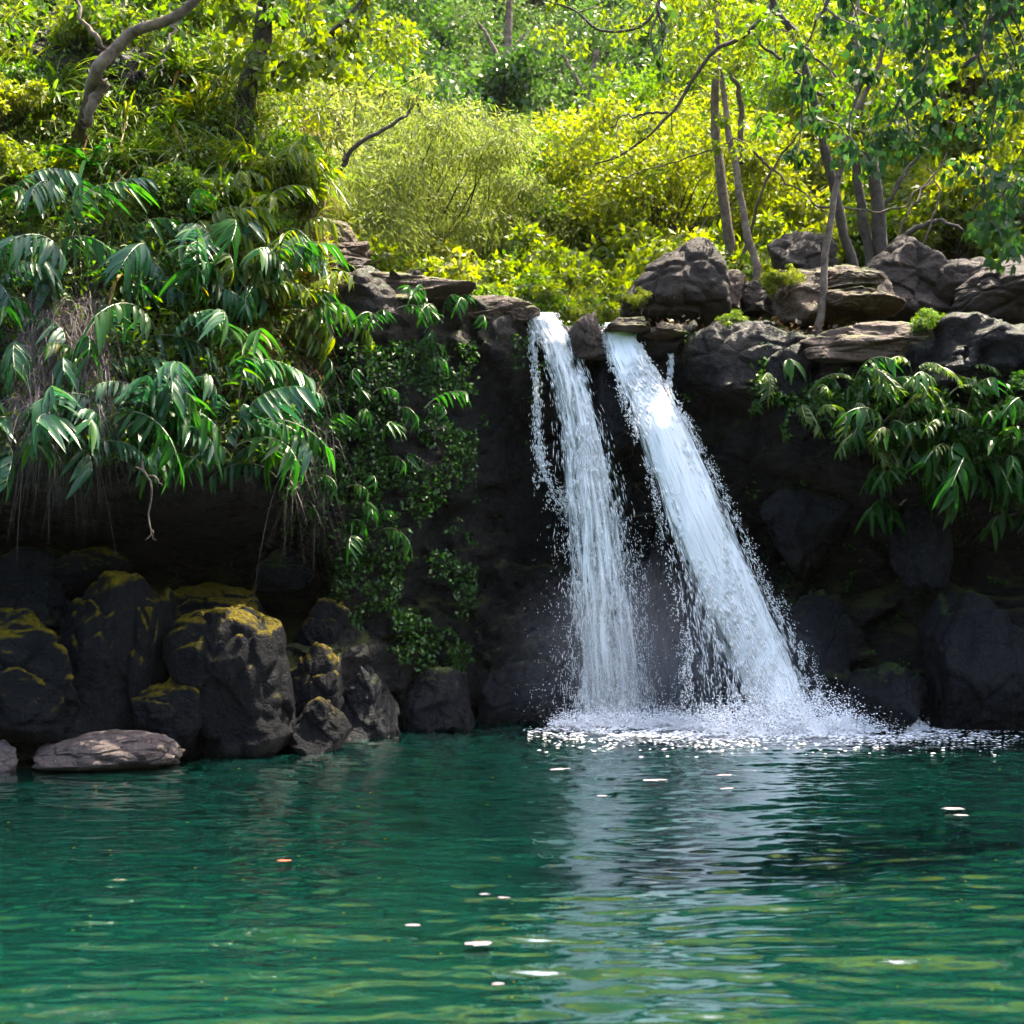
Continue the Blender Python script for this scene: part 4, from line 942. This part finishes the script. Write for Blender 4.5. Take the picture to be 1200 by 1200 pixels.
bunch('g', 40, 50, 345, 490, 562, 'main', az=(-140, 10), sc=(.6, 1.25), off=(.1, .8))
bunch('g', 20, -40, 340, 230, 350, 'up', az=(-100, 10), off=(.3, .8))
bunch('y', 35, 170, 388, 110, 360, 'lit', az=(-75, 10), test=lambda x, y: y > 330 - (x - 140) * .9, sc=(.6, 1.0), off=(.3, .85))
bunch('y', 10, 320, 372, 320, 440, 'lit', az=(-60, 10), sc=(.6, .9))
bunch('s', 28, 360, 500, 400, 640, 'face', az=(-100, -10), sc=(.7, 1.15), test=lambda x, y: x < 500 - max(0, y - 480) * .25)
bunch('s', 20, 395, 560, 352, 392, 'crest', az=(-110, -10), sc=(.7, 1.05))
bunch('f', 56, 885, 1130, 435, 560, 'fern', az=(-150, -20), sc=(.8, 1.4), test=lambda x, y: y < 480 + (x - 880) * .45)
bunch('s', 16, 890, 1110, 442, 545, 'right', az=(-140, -20), sc=(.9, 1.35), test=lambda x, y: y < 470 + (x - 880) * .3)
bunch('s', 26, 1010, 1230, 462, 590, 'right', az=(-150, -20), sc=(1.0, 1.6), test=lambda x, y: y < 430 + (x - 880) * .8)
bunch('s', 30, 1030, 1200, 520, 610, 'rightlow', az=(-150, -50), sc=(1.1, 1.8))

# ------------------------------------------------------------------ strap-leaved plants, grass, straw, ivy
def strap_plant(px, py, Y, n, ln, w, leaf, label, seed, group=None, droop=1.0, dead=0):
    rg = np.random.default_rng(seed); t = empty('strap_leaf_plant', P(px, py, Y), label, 'plant', group)
    def blades(m, extra):
        q = Q()
        for i in range(m):
            az = rg.uniform(0, 6.28); el = rg.uniform(.1, 1.2); d = np.array([math.cos(az) * math.cos(el), math.sin(az) * math.cos(el), math.sin(el)])
            k_ = 9; tt = np.linspace(0, 1, k_)[:, None]; L0 = ln * rg.uniform(.6, 1.1)
            c = d * L0 * tt + np.array([0, 0, -1]) * L0 * tt**2 * rg.uniform(.3, .9) * (droop + extra)
            s = np.cross(d, [0, 0, 1.]); s /= np.linalg.norm(s) + 1e-9; ww = w * np.sin((tt * .9 + .1) * math.pi)**.5
            V = np.concatenate([c + s * ww + [0, 0, .006], c, c - s * ww + [0, 0, .006]]); j = np.arange(k_ - 1)
            q.add(V, np.concatenate([np.stack([j, j + 1, k_ + j + 1, k_ + j], -1), np.stack([k_ + j, k_ + j + 1, 2 * k_ + j + 1, 2 * k_ + j], -1)]))
        return q
    link('leaves', blades(n, 0).mesh('leaves'), leaf, t, smooth=True)
    if dead: link('dead_leaves', blades(dead, 1.2).mesh('dead_leaves'), M['dead'], t, smooth=True)
    return t
def sf(px, py, off): p = surf(px, py, off); return p[1]
for i, (px, py, n, ln, lab, dead) in enumerate([
        (105, 195, 34, .75, 'rosette plant with yellow dead leaves on the grey leaning trunk', 6), (190, 232, 26, .6, 'strap leaved plant right of the grey leaning trunk', 2),
        (150, 330, 20, .6, 'strap leaved plant above the hanging straw', 3), (20, 215, 28, .7, 'grassy strap leaved plant at the upper left edge', 0),
        (215, 90, 24, .6, 'yellow green strap leaved plant under the grey bough', 1), (60, 120, 30, .7, 'fine bright strap leaved plant left of the grey trunk', 0),
        (270, 200, 22, .6, 'sunlit strap leaved plant in the middle of the bank shoulder', 2)]):
    strap_plant(px, py, sf(px, py, .5), n, ln, .022, M['ginger'] if i in (0, 1, 2) else M['grass'], lab, 200 + i, dead=dead)

CANE = [strap_plant(0, 0, 10, 50, 1.0, .015, M[m_], 'cane', 230 + i, 'cane plants of the upper left bank', droop=1.15, dead=2) for i, m_ in enumerate(['grass', 'ginger_lit', 'yellow'])]
RC = random.Random(8)
for i in range(78):
    while True:
        px, py = RC.uniform(-70, 385), RC.uniform(-30, 420)
        if py > -30 + max(0, px - 200) * 1.2 and (py < 330 or px > 300) and RC.random() < (1.0 if py < 260 else .5): break
    c_ = CANE[i % 3]
    if i >= 3: c_ = dup(c_, (0, 0, 0), 0, 1)
    c_.name = 'cane_plant'; c_.location = surf(px, py, RC.uniform(.15, .5)); c_.rotation_euler = (RC.uniform(-.1, .5), RC.uniform(.0, .5), RC.uniform(0, 6.28)); c_.scale = (RC.uniform(.5, .85),) * 3
    c_['label'] = 'arching cane plant with long narrow blades on the upper left bank'; c_['category'] = 'plant'; c_['group'] = 'cane plants of the upper left bank'

def blade_field(name, label, cat, pts, leaf, ln, wd, seed, out=.5, down=1.0, kind='stuff', k_=5, curl=.5, lat=.6):
    rg = np.random.default_rng(seed); n = len(pts); p = np.asarray(pts)
    d = rg.normal(0, lat, (n, 3)); d[:, 1] -= out; d[:, 2] += curl; d /= np.linalg.norm(d, axis=1)[:, None]
    L0 = rg.uniform(*ln, n)[:, None, None]; tt = np.linspace(0, 1, k_)[None, :, None]
    c = p[:, None] + d[:, None] * L0 * tt + np.array([0, 0, -1.])[None, None] * L0 * tt**2 * down * rg.uniform(.5, 1.2, n)[:, None, None]
    s = np.cross(d, rg.normal(size=(n, 3))); s /= np.linalg.norm(s, axis=1)[:, None]
    w = rg.uniform(*wd, n)[:, None, None] * (1 - tt * .85)
    V = np.stack([c + s[:, None] * w, c - s[:, None] * w], 2).reshape(-1, 3)
    b = np.arange(n)[:, None, None] * 2 * k_ + (np.arange(k_ - 1) * 2)[None, :, None]
    Fq = (b + np.array([0, 1, 3, 2])[None, None]).reshape(-1, 4)
    o = link(name, np_mesh(name, V, Fq), leaf); return tag(o, label, cat, kind=kind)

def surf_many(n, x0, x1, y0, y1, off, seed, test=None):
    rg = np.random.default_rng(seed); px, py = rg.uniform(x0, x1, n * 3), rg.uniform(y0, y1, n * 3)
    if test is not None: m = test(px, py); px, py = px[m], py[m]
    px, py = px[:n], py[:n]; Y = np.full(len(px), 13.5)
    for _ in range(40):
        X = (px - CX) / F * Y; Z = CAMZ + (HY - py) / F * Y; Y = .6 * Y + .4 * face(X, Z)
    Y = Y - rg.uniform(*off, len(px)); return np.stack([(px - CX) / F * Y, Y, CAMZ + (HY - py) / F * Y], -1)

bankmask = lambda x, y: (y > 20 + np.maximum(0, x - 250) * 1.4) & (y < 545)
blade_field('grass', 'long green grass covering the upper left bank', 'grass', surf_many(9000, -120, 330, -60, 330, (0, .5), 1, lambda x, y: y > -40 + np.maximum(0, x - 220) * 1.5), M['grass'], (.25, .6), (.004, .009), 300)
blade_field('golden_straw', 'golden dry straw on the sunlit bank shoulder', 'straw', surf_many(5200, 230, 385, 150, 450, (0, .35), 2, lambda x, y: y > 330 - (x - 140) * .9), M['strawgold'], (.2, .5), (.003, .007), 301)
blade_field('dry_straw', 'grey dry roots and straw hanging on the left bank', 'straw', np.concatenate([surf_many(5200, 25, 125, 350, 500, (.3, .8), 3), surf_many(350, 130, 250, 380, 500, (.1, .5), 4), surf_many(400, 330, 390, 420, 600, (0, .3), 14), surf_many(900, 0, 130, 260, 400, (.1, .4), 24)]),
            M['straw'], (.2, .55), (.0025, .006), 302, down=1.5, curl=0)
def leaf_field(name, label, cat, pts, leaf, ll, lw, seed, out=.8, droop=.6, kind='stuff'):
    rg = np.random.default_rng(seed); n = len(pts); d = rg.normal(0, .7, (n, 3)); d[:, 1] -= out; d[:, 2] -= droop
    V, Fq = leaf_quads(np.asarray(pts), d, rg.uniform(*ll, n), rg.uniform(*lw, n), rg)
    o = link(name, np_mesh(name, V, Fq), leaf); return tag(o, label, cat, kind=kind)
leaf_field('undergrowth', 'leafy undergrowth filling the left bank', 'undergrowth', surf_many(17000, -140, 350, -80, 540, (0.05, .8), 5, lambda x, y: (y > -40 + np.maximum(0, x - 220) * 1.4)), M['bright'], (.06, .14), (.012, .024), 303)
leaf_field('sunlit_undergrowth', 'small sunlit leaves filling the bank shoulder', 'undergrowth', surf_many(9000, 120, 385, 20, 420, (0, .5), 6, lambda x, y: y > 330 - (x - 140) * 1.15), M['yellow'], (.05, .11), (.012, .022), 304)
def ivymask(x, y):
    c = fbm(x / 34., y / 34., .7, 3); return c > .02
leaf_field('ivy', 'small leaved ivy creeping on the dark cliff left of the falls', 'ivy', surf_many(11000, 330, 560, 400, 790, (.02, .4), 7, lambda x, y: (fbm(x / 34., y / 34., .7, 3) > -.04 - .25 * (y < 700)*(x<470)) & (x < 575 - (y - 420) * .05) & (y < 640 + (x - 300) * .8)), M['ivy'], (.04, .08), (.012, .022), 305)
leaf_field('creeping_leaves', 'sparse small green leaves on the dark cliff right of the falls', 'ivy', np.concatenate([surf_many(900, 860, 1200, 560, 790, (.05, .25), 8, lambda x, y: fbm(x / 30., y / 30., 3.7, 3) > .22), surf_many(9000, 880, 1230, 430, 600, (.1, .55), 9, lambda x, y: (y < 470 + (x - 880) * .42 + 50 * fbm(x / 28., y / 60., 2.2, 3)) & (y > 445 + 55 * fbm(x / 30., .4, 1.2, 3)) & (fbm(x / 24., y / 24., 9.2, 3) > -.12)), surf_many(300, 800, 900, 385, 470, (.2, .4), 10, lambda x, y: fbm(x / 30., y / 30., 5.7, 3) > .1), surf_many(160, 560, 640, 390, 520, (.1, .3), 11, lambda x, y: fbm(x / 30., y / 30., 5.7, 3) > .1)]),
           M['ivy'], (.04, .09), (.012, .024), 306)
leaf_field('lip_plants', 'low bright green plants along the stream just behind the lip', 'undergrowth', np.stack([RNG.uniform(-1.4, 1.7, 5200), RNG.uniform(17.6, 20.5, 5200), 4.85 + RNG.random(5200)**1.6 * .5], -1), M['bright'], (.05, .10), (.014, .028), 307, out=0, droop=-.6)
rg = np.random.default_rng(91); n = 2600; xs_ = rg.uniform(1.6, 8, n); ys_ = rg.uniform(16.1, 19.3, n)
leaf_field('leaf_litter', 'brown fallen leaves lying between the rocks of the right crest', 'leaf litter', np.stack([xs_, ys_, crest(xs_) + .03 + .12 * rg.random(n)], -1), M['litter'], (.05, .10), (.015, .03), 308, out=0, droop=-.1)
for i, (px, py, Y, sc_, lab) in enumerate([(1092, 402, 15.1, .30, 'small green tuft growing on the pale ledge rock'), (918, 350, 16.7, .28, 'small leafy tuft left of the thin leaning tree'), (858, 392, 15.9, .22, 'tiny green tuft on the bulging mossy rock'),
        (1010, 350, 16.8, .25, 'small tuft behind the long tilted slab'), (1140, 395, 15.3, .22, 'little tuft at the right end of the ledge'), (752, 372, 16.9, .25, 'little tuft at the foot of the largest crest boulder')]):
    dup(protos['shrub'][i % 2], P(px, py, Y), i * 1.3, sc_, lab, 'small tufts on the rocks of the crest')
# hanging root in front of the hollow
q = Q(); b = np.array(P(172, 560, 11.6))
for pts, ra in (([(165, 540), (176, 565), (174, 600), (178, 622), (170, 634)], .012), ([(178, 622), (180, 632)], .006), ([(160, 548), (185, 562), (190, 572)], .010)):
    q.tube(wiggle([P(x, y, 11.6) for x, y in pts], 14, .05, ra * 900) - b, np.linspace(ra, ra * .4, 14), 5)
o = link('hanging_root', q.mesh('hanging_root'), M['bark_pale'], smooth=True); o.location = b
tag(o, 'bare reddish root dangling in front of the dark hollow', 'root')

# ------------------------------------------------------------------ floating leaves, and glints painted as pale discs
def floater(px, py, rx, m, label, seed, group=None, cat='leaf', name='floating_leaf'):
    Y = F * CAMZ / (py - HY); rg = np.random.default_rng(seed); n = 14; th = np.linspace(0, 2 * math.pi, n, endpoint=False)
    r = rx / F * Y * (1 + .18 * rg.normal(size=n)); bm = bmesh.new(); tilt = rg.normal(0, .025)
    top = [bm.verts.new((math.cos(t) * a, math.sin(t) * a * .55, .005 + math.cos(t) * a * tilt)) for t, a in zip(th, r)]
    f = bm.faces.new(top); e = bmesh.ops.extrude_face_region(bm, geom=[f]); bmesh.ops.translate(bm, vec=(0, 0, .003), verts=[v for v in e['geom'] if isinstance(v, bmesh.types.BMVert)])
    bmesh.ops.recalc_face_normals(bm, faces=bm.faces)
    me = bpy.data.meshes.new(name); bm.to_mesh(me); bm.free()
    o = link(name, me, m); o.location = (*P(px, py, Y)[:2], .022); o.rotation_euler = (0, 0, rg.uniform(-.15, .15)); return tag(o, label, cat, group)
floater(333, 1014, 8, M['orangeleaf'], 'orange leaf floating on the left of the pool', 1)
for i, (x, y, r, lab) in enumerate([(485, 1091, 13, 'painted glint left of the largest glint'), (560, 1113, 22, 'largest painted glint near the bottom of the pool'),
        (583, 1161, 11, 'lowest painted glint, under the largest glint'), (568, 1054, 8, 'left of two touching painted glints above the largest glint'), (590, 1058, 9, 'right of two touching painted glints above the largest glint'),
        (1118, 952, 19, 'long painted glint on the right of the pool'), (1126, 960, 12, 'smaller painted glint beside the long one on the right'), (765, 918, 20, 'broad pink white painted glint below the foot of the left fall'),
        (850, 912, 13, 'upper painted glint below the white fall'), (852, 928, 12, 'lower painted glint below the white fall'), (705, 937, 10, 'small painted glint below the grey veil'), (655, 905, 18, 'leftmost painted glint in a row near the foam')]):
    floater(x, y, r * .7, M['sky_glint'], lab, 10 + i, cat='sky_glint', name='painted_glint')  # pale discs that paint bright glints onto the pool
rg = np.random.default_rng(4)
for i in range(60):
    floater(rg.uniform(0, 1200), 880 + 310 * rg.random(), 1.6, M['ginger_lit'], 'tiny yellow leaf speck floating on the pool', 40 + i, 'tiny yellow leaves floating on the pool')

# ------------------------------------------------------------------ moist air of the valley
def make_haze(z1=150.0):
    bm = bmesh.new(); bmesh.ops.create_cube(bm, size=1.0); me = bpy.data.meshes.new('haze'); bm.to_mesh(me); bm.free()
    m, nt, N, L = mat('haze'); v = N.new('ShaderNodeVolumePrincipled'); v.inputs['Color'].default_value = (1, .97, .86, 1); v.inputs['Density'].default_value = HAZE; v.inputs['Anisotropy'].default_value = .1
    o = N.new('ShaderNodeOutputMaterial'); L.new(v.outputs[0], o.inputs['Volume'])
    ob = link('haze', me, m); ob.scale = (260, 200, z1 + 4); ob.location = (0, 55, (z1 - 4) / 2)
    tag(ob, 'thin sunlit haze hanging in the valley', 'haze', kind='stuff')
HAZE = .0001
if HAZE > 0: make_haze()
# ------------------------------------------------------------------ light, sky, camera
EL, AZ = 66, 52
s = Vector((math.sin(R(AZ)) * math.cos(R(EL)), math.cos(R(AZ)) * math.cos(R(EL)), math.sin(R(EL))))
ld = bpy.data.lights.new('sun', 'SUN'); ld.energy = 3.5; ld.angle = R(.5); ld.color = (1, .91, .74)
lo = bpy.data.objects.new('sun', ld); COL.objects.link(lo); lo.rotation_euler = s.to_track_quat('Z', 'Y').to_euler(); lo.location = s * 40
w = bpy.data.worlds.new('World'); SC.world = w; w.use_nodes = True
N = w.node_tree.nodes; L = w.node_tree.links; bg = N.get('Background')
sky = N.new('ShaderNodeTexSky'); sky.sky_type = 'NISHITA'; sky.sun_disc = False; sky.sun_elevation = R(EL); sky.sun_rotation = R(AZ); sky.dust_density = 3.0; sky.ozone_density = .8
L.new(sky.outputs[0], bg.inputs[0]); bg.inputs[1].default_value = .15
cd = bpy.data.cameras.new('camera'); cam = bpy.data.objects.new('camera', cd); COL.objects.link(cam)
cam.location = (0, 0, CAMZ); cam.rotation_euler = (R(90), 0, 0); cd.sensor_width = 36; cd.lens = F / 1200 * 36
cd.shift_y = (HY - 600) / 1200; cd.clip_end = 400; cd.clip_start = .1
cd.dof.use_dof = True; cd.dof.focus_distance = 14.5; cd.dof.aperture_fstop = 2.6
SC.camera = cam
SC.view_settings.view_transform = 'Standard'; SC.view_settings.look = 'None'; SC.view_settings.exposure = 2.75; SC.view_settings.gamma = 1
SC.render.engine = 'CYCLES'; c = SC.cycles
c.use_denoising = True; c.max_bounces = 6; c.diffuse_bounces = 4; c.glossy_bounces = 2; c.transmission_bounces = 3; c.use_adaptive_sampling = True; c.adaptive_threshold = .03; c.transparent_max_bounces = 12; c.caustics_reflective = False; c.caustics_refractive = False
